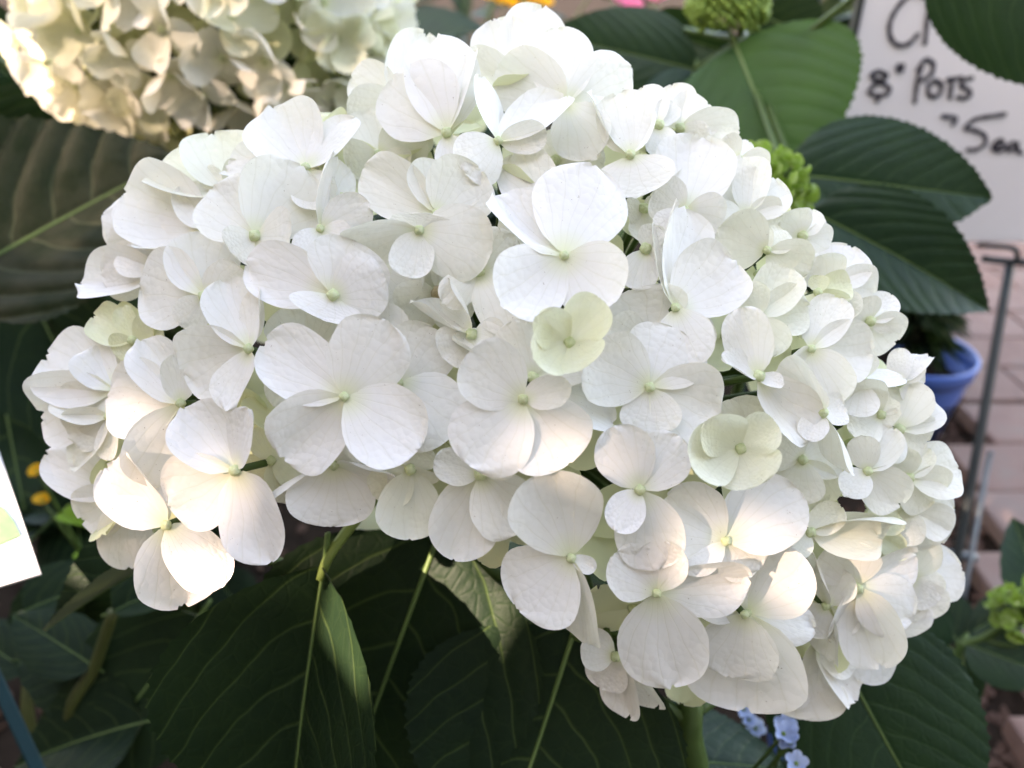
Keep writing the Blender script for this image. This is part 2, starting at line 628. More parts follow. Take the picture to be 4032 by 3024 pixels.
# dome of the big flower head: depth along the lens axis for a pixel
def dome(x, y):
    u, w = (x - 1985) / 1880.0, (y - 1480) / 1470.0
    r2 = min(u * u + w * w, 0.965)
    return 0.205 + 0.085 * (1 - math.sqrt(1 - r2)) - 0.012 * w


def dome_pt(x, y, lift=0.0):
    return P(x, y, dome(x, y) - lift)


def dome_normal(x, y):
    e = 12
    a = dome_pt(x + e, y) - dome_pt(x - e, y)
    b = dome_pt(x, y + e) - dome_pt(x, y - e)
    n = a.cross(b).normalized()
    if n.dot(CAMO - dome_pt(x, y)) < 0:
        n = -n
    return n


# hub, stem and base of the big plant
HUB = P(2080, 1700, 0.330)
STEM_PTS = [HUB, P(2420, 2250, 0.315), P(2690, 2700, 0.300), P(2715, 2900, 0.300), P(2735, 3150, 0.315)]
q = STEM_PTS[-1]
BASE = Vector((q.x + 0.01, q.y + 0.04, 0.0))
STEM_PTS += [q.lerp(BASE, .5) + Vector((0, -.01, 0)), BASE]
main = thing('hydrangea_plant', BASE, 'large white mophead hydrangea bloom on a green stem above dark serrated leaves', 'hydrangea', 'hydrangea plants')
sp = [p - BASE for p in catmull(STEM_PTS, 6)]
V, F = tube(sp, taper(len(sp), .0042, .0060), 10)
link('stem', mesh('stem', V, F), M['stem'], main)

TRACED = []
SC = 1.58


def FL(ox, oy, x, y, lift, tint, petals, kind=0, brown=False):
    TRACED.append((ox + x / SC, oy + y / SC, lift, tint, [(ox + p[0] / SC, oy + p[1] / SC, p[2] / SC, *(p[3:])) for p in petals], kind, brown))


# --- florets read off the photograph (positions in enlarged views, offsets ox, oy) : (tip_x, tip_y, width, [dz])
def E(*a, **k): FL(1300, 1000, *a, **k)
def B_(*a, **k): FL(1300, 0, *a, **k)
def A_(*a, **k): FL(0, 0, *a, **k)
def C_(*a, **k): FL(2632, 0, *a, **k)
def D_(*a, **k): FL(0, 1000, *a, **k)
def F_(*a, **k): FL(2632, 1000, *a, **k)
def I_(*a, **k): FL(2632, 1974, *a, **k)


# centre
E(90, 888, .010, .03, [(360, 430, 450), (550, 1200, 470), (-400, 560, 400), (-300, 1250, 430)])
E(430, 800, -.002, .06, [(650, 470, 390), (760, 1130, 460), (200, 330, 380), (180, 1300, 350)])
E(1200, 905, .011, .02, [(850, 640, 390, -.004), (1490, 810, 190, -.004), (870, 1310, 480), (1480, 1300, 490)])
E(1260, 770, .000, .06, [(770, 525, 130), (1755, 1050, 230), (1150, 420, 300), (1650, 560, 300)])
E(1488, 550, .017, .55, [(1270, 380, 230), (1690, 290, 270), (1240, 650, 290), (1560, 740, 360)], kind=2)
E(1985, 830, .004, .06, [(2170, 480, 460), (1600, 640, 430), (2000, 1120, 330), (2410, 1000, 460)])
E(2000, 560, -.003, .10, [(1880, 225, 520), (2300, 330, 420), (1700, 500, 300)], kind=1)
E(1925, 1465, .010, .05, [(1760, 1080, 330), (1770, 1715, 220), (2170, 1140, 310), (2040, 1954, 380)])
E(500, 1340, .000, .30, [(490, 1770, 360), (680, 1390, 70), (290, 1520, 260), (560, 1180, 260)])
E(935, 1370, .000, .08, [(790, 1900, 390), (1180, 1720, 370), (650, 1290, 200), (1100, 1200, 260)])
E(1498, 1889, .008, .06, [(1330, 1365, 510), (1170, 2200, 500), (1610, 2420, 230), (1650, 1960, 100)])
E(25, 1314, .000, .06, [(0, 1690, 480), (-410, 1530, 110), (400, 1395, 120), (60, 1150, 300)])
E(925, 110, .000, .14, [(750, -240, 280), (1190, 455, 340), (1150, -100, 300), (700, 300, 200)])
E(880, 500, -.002, .10, [(510, 295, 80), (725, 160, 110), (1080, 560, 260), (700, 640, 260)])
E(675, 245, -.012, .22, [(360, 60, 330), (420, 380, 300), (860, 0, 260), (850, 420, 260)], brown=True)
E(310, 100, -.010, .18, [(80, -60, 300), (520, -130, 320), (560, 250, 320), (160, 330, 300)])
# upper middle
B_(1455, 1590, .013, .03, [(1020, 1225, 270), (1640, 1040, 530), (1075, 1900, 440), (1790, 1850, 430)])
B_(1340, 1350, .000, .10, [(1150, 955, 330), (1560, 1120, 300), (1050, 1400, 280)])
B_(1470, 650, .004, .06, [(1400, 185, 350), (1870, 430, 350), (1640, 990, 340), (1040, 450, 380)])
B_(1045, 880, .010, .05, [(955, 490, 140), (1460, 610, 210), (1345, 835, 180), (830, 1060, 310)])
B_(725, 830, .006, .04, [(410, 470, 490), (862, 325, 160), (680, 230, 410, .004), (800, 1100, 200)])
B_(1150, 520, -.006, .05, [(1340, 55, 370), (1020, 130, 330), (1450, 420, 300), (820, 420, 280)])
B_(430, 640, -.006, .10, [(140, 470, 270), (590, 220, 300), (110, 700, 260), (480, 1000, 320)])
B_(660, 1330, .004, .12, [(210, 1060, 330), (740, 1030, 420), (930, 1060, 400, -.002), (480, 1560, 200)])
B_(555, 1435, .010, .16, [(90, 1510, 250), (560, 1325, 330, -.012), (1000, 1560, 430, .006), (480, 1720, 250, .004)])
B_(1865, 965, .008, .08, [(1625, 585, 140), (1910, 1225, 460), (1960, 690, 160), (1790, 590, 300)])
B_(1400, 1000, -.008, .12, [(1700, 1030, 260), (1290, 860, 260), (1180, 1100, 260), (1580, 1220, 260)])
B_(300, 960, -.010, .22, [(240, 680, 320), (600, 860, 300), (420, 1100, 300), (120, 1060, 280)])
B_(1950, 1300, -.006, .14, [(2050, 1270, 120), (1850, 1330, 180), (2180, 1090, 120), (1990, 1500, 200)])
B_(1960, 1550, .001, .06, [(2030, 1405, 150), (2080, 1660, 130), (1900, 1800, 220)])
# upper left
A_(1905, 1045, .006, .05, [(1690, 675, 430), (1415, 1050, 220), (2215, 740, 170), (2000, 1300, 260)])
A_(1590, 1470, .010, .14, [(1880, 1045, 480), (1310, 1190, 390), (1780, 1545, 430, -.014), (1450, 1580, 260)])
A_(1995, 1425, .004, .05, [(2085, 980, 190), (2160, 1560, 240), (2300, 1280, 250), (1880, 1620, 200)])
A_(1400, 1180, .000, .26, [(1320, 840, 380), (945, 1065, 260), (1260, 1065, 130), (1560, 1080, 240)])
A_(1290, 1430, -.002, .05, [(865, 1495, 190), (780, 1205, 460), (1180, 1150, 260), (1330, 1680, 300)])
A_(1000, 1480, -.008, .04, [(650, 1330, 330), (830, 1200, 330), (700, 1600, 300)])
A_(2010, 900, -.012, .35, [(1990, 720, 200), (2120, 800, 240), (1900, 780, 240)])
# left
D_(2075, 258, .010, .04, [(1545, 50, 350), (2240, -60, 470), (2020, 412, 430, -.016), (2390, 150, 380, .004)])
D_(1275, 265, .004, .06, [(880, 190, 460), (1230, -130, 400), (1130, 450, 200), (1520, 120, 260)])
D_(980, 100, -.006, .05, [(500, 190, 260), (640, 130, 300), (800, -60, 300)])
D_(830, 540, -.004, .62, [(590, 390, 230), (775, 325, 120), (1010, 470, 230), (700, 600, 160)], kind=1)
D_(1550, 590, .008, .09, [(1390, 172, 320), (1150, 730, 420), (1615, 215, 110), (1410, 970, 190)])
D_(720, 850, .000, .04, [(300, 640, 440), (610, 575, 340), (265, 990, 400)], kind=1)
D_(680, 1010, .004, .12, [(390, 840, 270), (430, 1130, 250), (460, 1310, 160), (685, 1280, 120)], kind=1)
D_(1130, 930, .004, .04, [(680, 880, 440), (870, 545, 280), (1090, 628, 180), (980, 1440, 440)], kind=1)
D_(1465, 1345, .012, .02, [(1140, 970, 370), (1060, 1560, 440), (1545, 968, 150), (1690, 1905, 340)])
D_(1040, 1684, .012, .02, [(670, 1330, 350), (770, 1240, 160), (1130, 2180, 430), (1380, 2065, 310)])
D_(750, 1500, -.004, .03, [(305, 1230, 310), (515, 1650, 310), (790, 1950, 280), (900, 1250, 260)])
D_(1690, 1285, -.008, .50, [(1640, 1060, 200), (1890, 1340, 220), (1780, 1540, 160), (1560, 1380, 200)], kind=1)
D_(1960, 600, -.006, .20, [(1665, 620, 280), (1750, 345, 330), (2160, 360, 320), (1720, 950, 280)])
# upper right
C_(70, 800, -.002, .04, [(235, 635, 300), (435, 800, 230), (10, 535, 240), (250, 870, 150)])
C_(-60, 780, .003, .04, [(-150, 540, 200), (30, 640, 140), (-30, 990, 180), (-200, 800, 160)])
C_(100, 1310, .003, .05, [(210, 865, 440), (-90, 1200, 260), (330, 1400, 300), (-20, 1480, 240)])
C_(430, 1000, -.006, .04, [(505, 885, 110), (300, 900, 220), (600, 1080, 240), (380, 1180, 240)])
C_(480, 1340, .000, .06, [(650, 1110, 340), (450, 980, 300), (300, 1420, 260), (690, 1370, 240)])
C_(610, 1560, .003, .22, [(310, 1430, 340), (600, 1410, 90), (730, 1440, 170), (870, 1690, 280)])
C_(830, 1470, -.004, .05, [(965, 1365, 120), (890, 1305, 170), (720, 1330, 220), (1000, 1530, 220)])
F_(40, 335, .005, .05, [(80, -285, 270), (400, 40, 430), (-85, -170, 140), (150, 700, 330)])
F_(1010, 210, -.003, .05, [(1140, -40, 320), (1270, 260, 320), (920, 20, 260), (1090, 420, 260)])
F_(560, 390, .004, .26, [(865, 320, 290), (750, 90, 270), (480, 180, 200), (640, 640, 280)], kind=1)
F_(925, 240, .002, .55, [(1130, 180, 180), (940, 135, 110), (820, 520, 190), (1110, 330, 130)], kind=1)
# right
F_(885, 590, .008, .08, [(1045, 275, 250), (1255, 610, 350), (670, 750, 120), (1060, 920, 280)])
F_(560, 760, .010, .05, [(440, 345, 270), (885, 1155, 280), (335, 640, 110), (715, 815, 90)])
F_(950, 985, .014, .04, [(780, 632, 190), (860, 1155, 160), (1130, 1350, 100), (1095, 950, 190)])
F_(445, 1210, .014, .42, [(230, 1000, 280), (670, 1060, 230), (100, 1290, 350), (570, 1435, 350)], kind=2)
F_(480, 1090, .000, .25, [(470, 880, 260), (280, 1000, 240), (650, 1000, 240)])
F_(1250, 420, -.002, .04, [(1375, 250, 180), (1430, 415, 140), (1415, 540, 270), (1150, 300, 240)])
F_(1430, 800, .001, .05, [(1442, 588, 130), (1612, 635, 130), (1590, 820, 230), (1510, 650, 190)])
F_(1200, 790, .004, .04, [(1450, 765, 110), (1150, 620, 230), (1130, 1000, 260), (1000, 700, 200)])
F_(1320, 1000, .006, .12, [(1120, 830, 280), (1375, 890, 140), (1400, 1060, 170), (1120, 1090, 270)], kind=1)
F_(1430, 1090, .001, .07, [(1490, 785, 300), (1640, 900, 270), (1610, 1170, 280), (1280, 1250, 260)])
F_(1235, 1350, .010, .10, [(1195, 1132, 170), (1398, 1090, 200), (1440, 1550, 270), (1090, 1500, 180)])
F_(1490, 1390, .004, .14, [(1795, 1320, 320), (1610, 1210, 150), (1660, 1520, 320), (1400, 1230, 220)])
F_(1480, 1570, .001, .08, [(1770, 1590, 340), (1690, 1800, 320), (1420, 1800, 260)])
F_(830, 1280, -.006, .20, [(650, 1150, 280), (1060, 1240, 260), (760, 1540, 300), (960, 1560, 280)])
# lower right
I_(355, 245, .009, .05, [(-30, 10, 420), (800, -70, 430), (50, 350, 280), (560, 420, 300)])
I_(-75, 568, .012, .03, [(0, 1150, 490), (490, 470, 290), (-340, 340, 320), (-30, 250, 300)])
I_(490, 690, .009, .04, [(790, 310, 440), (160, 500, 320), (480, 1285, 620, .002), (900, 790, 250)])
I_(470, 700, .013, .04, [(400, 1090, 430)])
I_(975, 645, .004, .04, [(890, 310, 120), (1012, 985, 150), (1080, 420, 230), (860, 820, 200)])
I_(920, 860, .000, .03, [(1155, 1240, 220), (880, 1240, 180), (1180, 1020, 240), (1000, 640, 200)])
I_(1165, 535, .011, .04, [(1060, 265, 360), (1010, 855, 130), (1530, 335, 200), (1320, 1010, 340)])
I_(1175, 545, .012, .03, [(1500, 730, 350)])
I_(880, 190, .004, .22, [(1070, 35, 170), (720, 290, 200), (1300, 220, 260), (1390, 130, 150)])
I_(1280, 180, -.003, .52, [(1500, 200, 300), (1400, 60, 200), (1380, 340, 220)])
I_(1500, 480, .000, .03, [(1825, 430, 320), (1690, 610, 230), (1560, 170, 270), (1600, 740, 320)])
I_(850, 1010, -.004, .04, [(850, 1355, 440), (1010, 1180, 260), (640, 1200, 300), (1190, 1120, 260)])
I_(-330, 960, -.004, .03, [(-240, 1330, 190), (-540, 900, 230), (-70, 1270, 150), (-420, 1160, 240)])
I_(1330, 800, -.003, .04, [(1430, 790, 260), (1200, 1120, 260), (1600, 620, 240)])

KIND_RR = random.Random(44)
n_pet = 0


def add_floret(parent, origin, bpos, bn, br, hub, brown=False, seed=0, petals=None, color=None, joined=None, matkey='petal', ped_r=.0010):
    """floret part = button + pedicel; its petals are children (petals) or welded in (joined)"""
    V, F = button_geo(br, seed)
    rot = orient(bn)
    V = [rot @ v + bn * (br * .35) for v in V]
    mid = (-bn) * ((hub - bpos).length * .35)
    c = [bn * (br * .1), mid, hub - bpos]
    pts = []
    for i in range(6):
        t = i / 5
        pts.append(c[0] * (1 - t) ** 2 + c[1] * 2 * t * (1 - t) + c[2] * t * t)
    tv, tf = tube(pts, taper(6, ped_r, ped_r * 1.8), 6)
    nb_ = len(F)
    VV, FF = join([(V, F), (tv, tf)])
    me = mesh('floret', VV, FF)
    me.materials.append(M['button_brown'] if brown else M['button'])
    me.materials.append(M['stem'])
    mi = [0] * nb_ + [1] * len(tf)
    if joined:
        JV, JF = join(joined)
        n0 = len(VV)
        VV = VV + JV
        FF = FF + [tuple(i + n0 for i in f) for f in JF]
        me2 = mesh('floret', VV, FF)
        for m_ in me.materials:
            me2.materials.append(m_)
        me2.materials.append(M[matkey])
        bpy.data.meshes.remove(me)
        me = me2
        mi += [2] * len(JF)
    me.polygons.foreach_set('material_index', mi)
    o = link('floret', me, None, parent)
    o.location = bpos - origin
    if color:
        o.color = color
    if petals:
        for (pm, mm) in petals:
            link('petal', pm, None, o, Matrix.Translation(-bpos) @ mm, color)
    return o


for fi, (bx, by, lift, tint, pets, kind, brown) in enumerate(TRACED):
    rr = random.Random(fi * 7 + 3)
    bz = dome(bx, by) - lift + .002
    Bp = P(bx, by, bz)
    tips = []
    for p in pets:
        dz = p[3] if len(p) > 3 else rr.uniform(-.003, .0025)
        lv = math.hypot(p[0] - bx, p[1] - by) * bz / FPX
        tz = bz + max(-.40 * lv, min(.40 * lv, dome(p[0], p[1]) - lift + dz - bz))
        if kind == 2:
            tz -= .0045
        tips.append(P(p[0], p[1], tz))
    cen = sum(tips, Vector()) / len(tips)
    bn = (dome_normal(bx, by) * .6 + (CAMO - Bp).normalized() * .4).normalized()
    plist = []
    Ls = [(t - Bp).length for t in tips]
    Lm = max(Ls)
    for pi, (p, T) in enumerate(zip(pets, tips)):
        zc = (dome(bx, by) + dome(p[0], p[1])) / 2 - lift
        wv = p[2] * zc / FPX * 1.10
        L = math.hypot(p[0] - bx, p[1] - by) * zc / FPX
        Wr, tw = wv * 1.04, 0.0
        if wv < .62 * L:
            Wr = max(wv * 1.02, min(.78 * L, .020))
            tw = math.acos(max(.10, min(1, wv / Wr)))
        rest = cen * 1.0
        if len(tips) > 1:
            others = [t for k, t in enumerate(tips) if k != pi]
            rest = sum(others, Vector()) / len(others)
        rest = rest * .7 + CAMO * .3 if tw < .5 else rest
        k = kind if kind else rr.choice([0, 0, 0, 0, 1, 3])
        if tw > .5:
            k = rr.choice([0, 1])
        sdv = rr.randrange(NV)
        mm, nrm, L2 = petal_matrix(Bp + (T - Bp) * .02, T + (T - Bp) * .02, Wr, tw, rest, PET_RAW[(k, sdv)][2] * (.6 if kind == 2 else 1))
        plist.append((petal_mesh_for(k, sdv, 'petal'), mm))
        n_pet += 1
    br = .0015 * rr.uniform(.82, 1.2) * (0.9 if tint > .3 else 1.0) * (1.35 if brown else 1)
    c = (max(0, tint + rr.uniform(-.02, .04)), 0, 0, 1)
    add_floret(main, BASE, Bp, bn, br, HUB, brown, fi, plist, c)
print('traced florets', len(TRACED), 'petals', n_pet)


def filler_floret(parent, origin, pos, nrm, L, hub, seed, matkey='petal', tint=.1, sub=False, cupr=(0, 0, 1, 3), br=.0022, n=4, ped_r=.001, pitch=(-.1, .45)):
    rr = random.Random(seed)
    rot = orient(nrm) @ Matrix.Rotation(rr.uniform(0, 6.28), 3, 'Z')
    joined, plist = [], []
    for k in range(n):
        a = 2 * math.pi * k / n + rr.uniform(-.15, .15)
        el = rr.uniform(*pitch)
        ax = rot @ Vector((math.cos(a) * math.cos(el), math.sin(a) * math.cos(el), math.sin(el)))
        sd = rot @ Vector((-math.sin(a), math.cos(a), 0))
        sd = Matrix.Rotation(rr.gauss(0, .25), 3, ax) @ sd
        nn = ax.cross(sd)
        l = L * rr.uniform(.85, 1.12)
        w = l * rr.uniform(.85, 1.05)
        kd = rr.choice(cupr)
        sdv = rr.randrange(NV)
        if sub:
            m = Matrix.Identity(4)
            for r_ in range(3):
                m[r_][0], m[r_][1], m[r_][2], m[r_][3] = ax[r_] * l, sd[r_] * w, nn[r_] * l, pos[r_]
            plist.append((petal_mesh_for(kd, sdv, matkey), m))
        else:
            v, f = petal_low(kd, sdv)
            joined.append(([ax * (q_[0] * l) + sd * (q_[1] * w) + nn * (q_[2] * l) for q_ in v], f))
    return add_floret(parent, origin, pos, nrm, br, hub, False, seed, plist or None, (tint, 0, 0, 1), joined or None, matkey, ped_r)


SIL = [(110, 720), (180, 600), (225, 470), (330, 380), (420, 300), (560, 240), (760, 200), (860, 110), (1000, 70), (1180, 30), (1350, 150), (1480, 190), (1600, 310), (1750, 480), (1880, 640), (1990, 800), (2060, 1000), (2060, 1230), (1930, 1400), (1780, 1530), (1640, 1530), (1400, 1500), (1310, 1370), (1100, 1230), (1060, 1180), (850, 1120), (640, 1060), (600, 1160), (420, 1270), (250, 1190), (140, 1050), (95, 880)]
SIL = [(x * 1.8228, y * 1.8228) for x, y in SIL]


def inside(x, y, poly):
    c = False
    j = len(poly) - 1
    for i in range(len(poly)):
        xi, yi = poly[i]
        xj, yj = poly[j]
        if (yi > y) != (yj > y) and x < (xj - xi) * (y - yi) / (yj - yi) + xi:
            c = not c
        j = i
    return c


def inside_m(x, y, marg):
    return all(inside(x + dx, y + dy, SIL) for dx, dy in ((marg, 0), (-marg, 0), (0, marg), (0, -marg), (0, 0)))


fr = random.Random(21)
spots = []
tries = 0
while len(spots) < 62 and tries < 6000:
    tries += 1
    x, y = fr.uniform(150, 3800), fr.uniform(60, 2800)
    if not inside_m(x, y, 170):
        continue
    if any((x - a) ** 2 + (y - b) ** 2 < 260 ** 2 for a, b in spots):
        continue
    spots.append((x, y))
for i, (x, y) in enumerate(spots):
    dep = -fr.uniform(.016, .026)
    p = dome_pt(x, y, dep)
    n = (dome_normal(x, y) * 1.0 + Vector((fr.gauss(0, .3), fr.gauss(0, .3), fr.gauss(0, .3)))).normalized()
    filler_floret(main, BASE, p, n, fr.uniform(.016, .020), HUB, 500 + i, tint=fr.uniform(.25, .6))  # shade in the gaps put into a yellower tint
# far side of the head
cx, cy = 2000, 1250
for i in range(34):
    a = fr.uniform(0, 6.283)
    rr_ = math.sqrt(fr.uniform(.05, .75))
    x, y = cx + 1450 * rr_ * math.cos(a), cy + 950 * rr_ * math.sin(a)
    z = .315 + .085 * math.sqrt(max(0, 1 - rr_ * rr_))
    p = P(x, y, z)
    n = (p - P(cx, cy, .30)).normalized()
    filler_floret(main, BASE, p, n, fr.uniform(.018, .022), HUB, 900 + i, tint=fr.uniform(.05, .2))

# ------------------------------------------------------------------ leaves
def leaf_mesh(name, seed, nt, ns, fold, droop, curl, matkey, nveins=6, wave=.02, quilt=.6):
    rr = random.Random(seed)
    a, b = rr.uniform(.56, .66), rr.uniform(.92, 1.08)
    tm = a / (a + b)
    nrm = tm ** a * (1 - tm) ** b
    V, vein = [], []
    p1 = rr.uniform(0, 6.28)
    jit = [rr.uniform(-.25, .25) for _ in range(nveins + 3)]
    for i in range(nt):
        t = i / (nt - 1)
        te = min(max(t, .0), .9995)
        h = .5 * (te ** a * (1 - te) ** b) / nrm if te > 0 else .004
        h = max(h, .004)
        for j in range(ns):
            s = -1 + 2 * j / (ns - 1)
            s2 = math.copysign(abs(s) ** .92, s)
            y = h * s2
            x = t
            if abs(s) > .93:                    # serrated margin
                saw = (t * 26 + p1) % 1.0
                k = (.030 * (saw - .35)) * (1 - abs(2 * t - 1) ** 6)
                y += math.copysign(k, s)
                x += .010 * (saw - .5)
            # side veins curve towards the tip
            side = 0 if s < 0 else .35
            qv = (t - .35 * abs(y) - 1.5 * y * y) * nveins + side
            fq = qv - math.floor(qv)
            d = min(fq, 1 - fq)
            sv = math.exp(-(d / .032) ** 2) * (abs(s) < .97) * (t > .02)
            mid = math.exp(-(abs(y) / (.010 * (1.15 - t))) ** 2)
            q2 = (abs(y) * 1.3 + .35 * t) * 21 + 2.5 * math.sin(qv * 2.1)
            f2 = q2 - math.floor(q2)
            tv = math.exp(-(min(f2, 1 - f2) / .10) ** 2) * .14
            z = fold * abs(y) + droop * t * t + curl * y * y * 2.0
            z += quilt * (.011 * (math.sin(math.pi * fq) ** .6) * min(1, abs(s) * 3) - .006 * tv)
            z += wave * math.sin(5 * t + p1 + (1.5 if s > 0 else 0)) * abs(s) ** 2
            z -= .006 * mid
            V.append((x, y, z))
            vein.append(max(mid, sv * .8, tv))
    F = [(i * ns + j, (i + 1) * ns + j, (i + 1) * ns + j + 1, i * ns + j + 1) for i in range(nt - 1) for j in range(ns - 1)]
    me = mesh(name, V, F)
    me.materials.append(M[matkey])
    # midrib: raised rib below and above the blade
    pts = [Vector((i / 16, 0, droop * (i / 16) ** 2 - .004)) for i in range(17)]
    pts = [Vector((-.10, 0, .012)), Vector((-.05, 0, .002))] + pts
    tv_, tf_ = tube(pts, taper(len(pts), .0125, .002), 6)
    rib = mesh('midrib', tv_, tf_)
    rib.materials.append(M['rib'])
    return me, rib


M['rib'] = simple('leaf_midrib', (0.13, 0.21, 0.06), 0.5, 0.4, (0.10, 0.17, 0.05), 40)
M['leaf_under'] = leaf_material('hydrangea_leaf_underside', (0.016, 0.024, 0.011), (0.045, 0.047, 0.029), (0.02, 0.05, 0.02), (0.09, 0.10, 0.055), rough=.6, spec=.12, vf=.9)
LEAF = {
    'under': leaf_mesh('leaf', 12, 90, 61, .25, -.05, .0, 'leaf_under', nveins=6, quilt=2.6, wave=.03),
    'flat': leaf_mesh('leaf', 1, 90, 61, .10, -.06, .02, 'leaf'),
    'fold': leaf_mesh('leaf', 2, 90, 61, .45, -.10, .05, 'leaf'),
    'droop': leaf_mesh('leaf', 3, 90, 61, .18, -.26, -.10, 'leaf'),
    'broad': leaf_mesh('leaf', 4, 90, 61, .12, -.10, -.12, 'leaf_b', nveins=8, quilt=.45),
    'lit': leaf_mesh('leaf', 5, 90, 61, .16, -.12, -.10, 'leaf_lit', nveins=8, quilt=.5),
    'arch': leaf_mesh('leaf', 6, 90, 61, .22, -.30, -.05, 'leaf_b', nveins=8, quilt=.6),
    'low1': leaf_mesh('leaf', 7, 34, 19, .20, -.15, .0, 'leaf_b', quilt=1.0),
    'low2': leaf_mesh('leaf', 8, 34, 19, .35, -.30, .0, 'leaf'),
    'low3': leaf_mesh('leaf', 9, 34, 19, .10, -.10, -.1, 'leaf'),
    'lime': leaf_mesh('leaf', 10, 34, 19, .30, -.20, .0, 'leaf_lime', wave=.05),
}


def add_leaf(parent, origin, key, B, T, width, roll=0.0, up=None, flip=False):
    """blade from B to T; faces `up` (default: towards the viewer) then rolled about its own axis"""
    me, rib = LEAF[key]
    ax = T - B
    L = ax.length
    ax.normalize()
    ref = (CAMO - (B + T) / 2).normalized() if up is None else up.normalized()
    side = ref.cross(ax).normalized()
    nrm = ax.cross(side)
    if flip:
        nrm, side = -nrm, -side
    rm = Matrix.Rotation(roll, 3, ax)
    side, nrm = rm @ side, rm @ nrm
    m = Matrix.Identity(4)
    for r in range(3):
        m[r][0], m[r][1], m[r][2], m[r][3] = ax[r] * L, side[r] * width, nrm[r] * L, (B - origin)[r]
    o = link('leaf', me, None, parent, m)
    link('midrib', rib, None, o)
    return o


def leafpx(parent, origin, key, b, t, zb, zt, wv, roll=0.0, flip=False):
    B, T = PV(b[0], b[1], zb), PV(t[0], t[1], zt)
    w = wv * 1.8228 * (zb + zt) / 2 / FPX
    return add_leaf(parent, origin, key, B, T, w, roll, None, flip), B


def petiole(parent, origin, a, b, r=.0018, sag=.0):
    c = (a + b) / 2 + Vector((0, 0, -sag))
    pts = [p - origin for p in catmull([a, c, b], 6)]
    V, F = tube(pts, taper(len(pts), r * 1.3, r), 8)
    return link('petiole', mesh('petiole', V, F), M['stem'], parent)


def stem_at(f):
    p = catmull(STEM_PTS, 6)
    return p[int(f * (len(p) - 1))]


# big leaves under the main bloom: (style, base px, tip px, depths, width, roll)
for key, b, t, zb, zt, wv, roll, f in [
    ('fold', (700, 1222), (585, 1900), .270, .285, 470, .40, None),
    ('flat', (944, 1165), (690, 1850), .292, .285, 640, .10, .30),
    ('flat', (1240, 1365), (1060, 1930), .285, .280, 600, -.15, .45),
    ('broad', (1310, 1640), (1715, 1640), .335, .345, 290, -.5, .60),
    ('broad', (1765, 1330), (2075, 1900), .335, .325, 430, .05, .42),
    ('fold', (420, 1165), (70, 1342), .335, .330, 170, .95, .30),
    ('low3', (430, 1330), (150, 1700), .42, .40, 330, .2, None),
    ('low3', (330, 1480), (20, 1420), .43, .42, 220, .1, None),
    ('low2', (310, 1560), (-20, 1640), .41, .40, 240, .3, None),
    ('low3', (180, 1250), (40, 1480), .46, .45, 200, .2, None),
    ('low2', (350, 1250), (170, 1420), .45, .45, 190, .0, None),
]:
    o, Bq = leafpx(main, BASE, key, b, t, zb, zt, wv, roll)
    if f is not None:
        petiole(main, BASE, stem_at(f), Bq, .0022, .004)

M['stalk_pale'] = simple('pale_leaf_stalk', (0.24, 0.32, 0.09), 0.45, 0.4, (0.19, 0.27, 0.06), 60)  # paler than the other stalks: sunlight on it put into the colour
s_ = catmull([HUB, PV(900, 1020, .300), PV(800, 1085, .280), PV(765, 1128, .272), PV(715, 1195, .269), PV(690, 1250, .271)], 6)
V, F = tube([p - BASE for p in s_], taper(len(s_), .0026, .0016), 8)
link('leaf_stalk', mesh('leaf_stalk', V, F), M['stalk_pale'], main)

# ------------------------------------------------------------------ back-left bloom
BB = P(-60, 900, .62)
BB = Vector((BB.x + .13, BB.y + .03, 0))
bl_plant = thing('hydrangea_plant', BB, 'greenish white mophead hydrangea bloom behind the large white one, beside a yellow flower', 'hydrangea', 'hydrangea plants')
BC = P(880, 120, .52)
BHUB = P(880, 270, .56)
rad = Vector((.112, .076, .095))      # along right, up, towards viewer
cam_r, cam_u, cam_f = Vector((1, 0, 0)), Vector((0, SP, CP)), Vector((0, -CP, SP))
fr2 = random.Random(77)
pts_b = []
k = 0
GA = math.pi * (3 - math.sqrt(5))
NBK = 190
for i in range(NBK):
    zz = 1 - 2 * (i + .5) / NBK
    rr_ = math.sqrt(1 - zz * zz)
    d = Vector((rr_ * math.cos(GA * i), zz, rr_ * math.sin(GA * i)))
    if d.y < -.93:
        continue
    d += Vector((fr2.gauss(0, .05), fr2.gauss(0, .05), fr2.gauss(0, .05)))
    pts_b.append(d)
bcount = 0
for i, d in enumerate(pts_b):
    p = BC + cam_r * (d.x * rad.x) + cam_u * (d.y * rad.y) + cam_f * (d.z * rad.z)
    n = (cam_r * (d.x / rad.x) + cam_u * (d.y / rad.y) + cam_f * (d.z / rad.z)).normalized()
    n = (n + Vector((fr2.gauss(0, .28), fr2.gauss(0, .28), fr2.gauss(0, .28)))).normalized()
    px, py, pz = project(p)
    vis = d.z > -.05 and py > -150
    sub = vis and bcount < 73
    if sub:
        bcount += 1
    filler_floret(bl_plant, BB, p, n, fr2.uniform(.018, .025), BHUB, 1500 + i, 'petal_back', max(0, fr2.uniform(-.35, .5)), sub, (0, 1, 1, 2, 3), .0020, pitch=(-.1, .7))
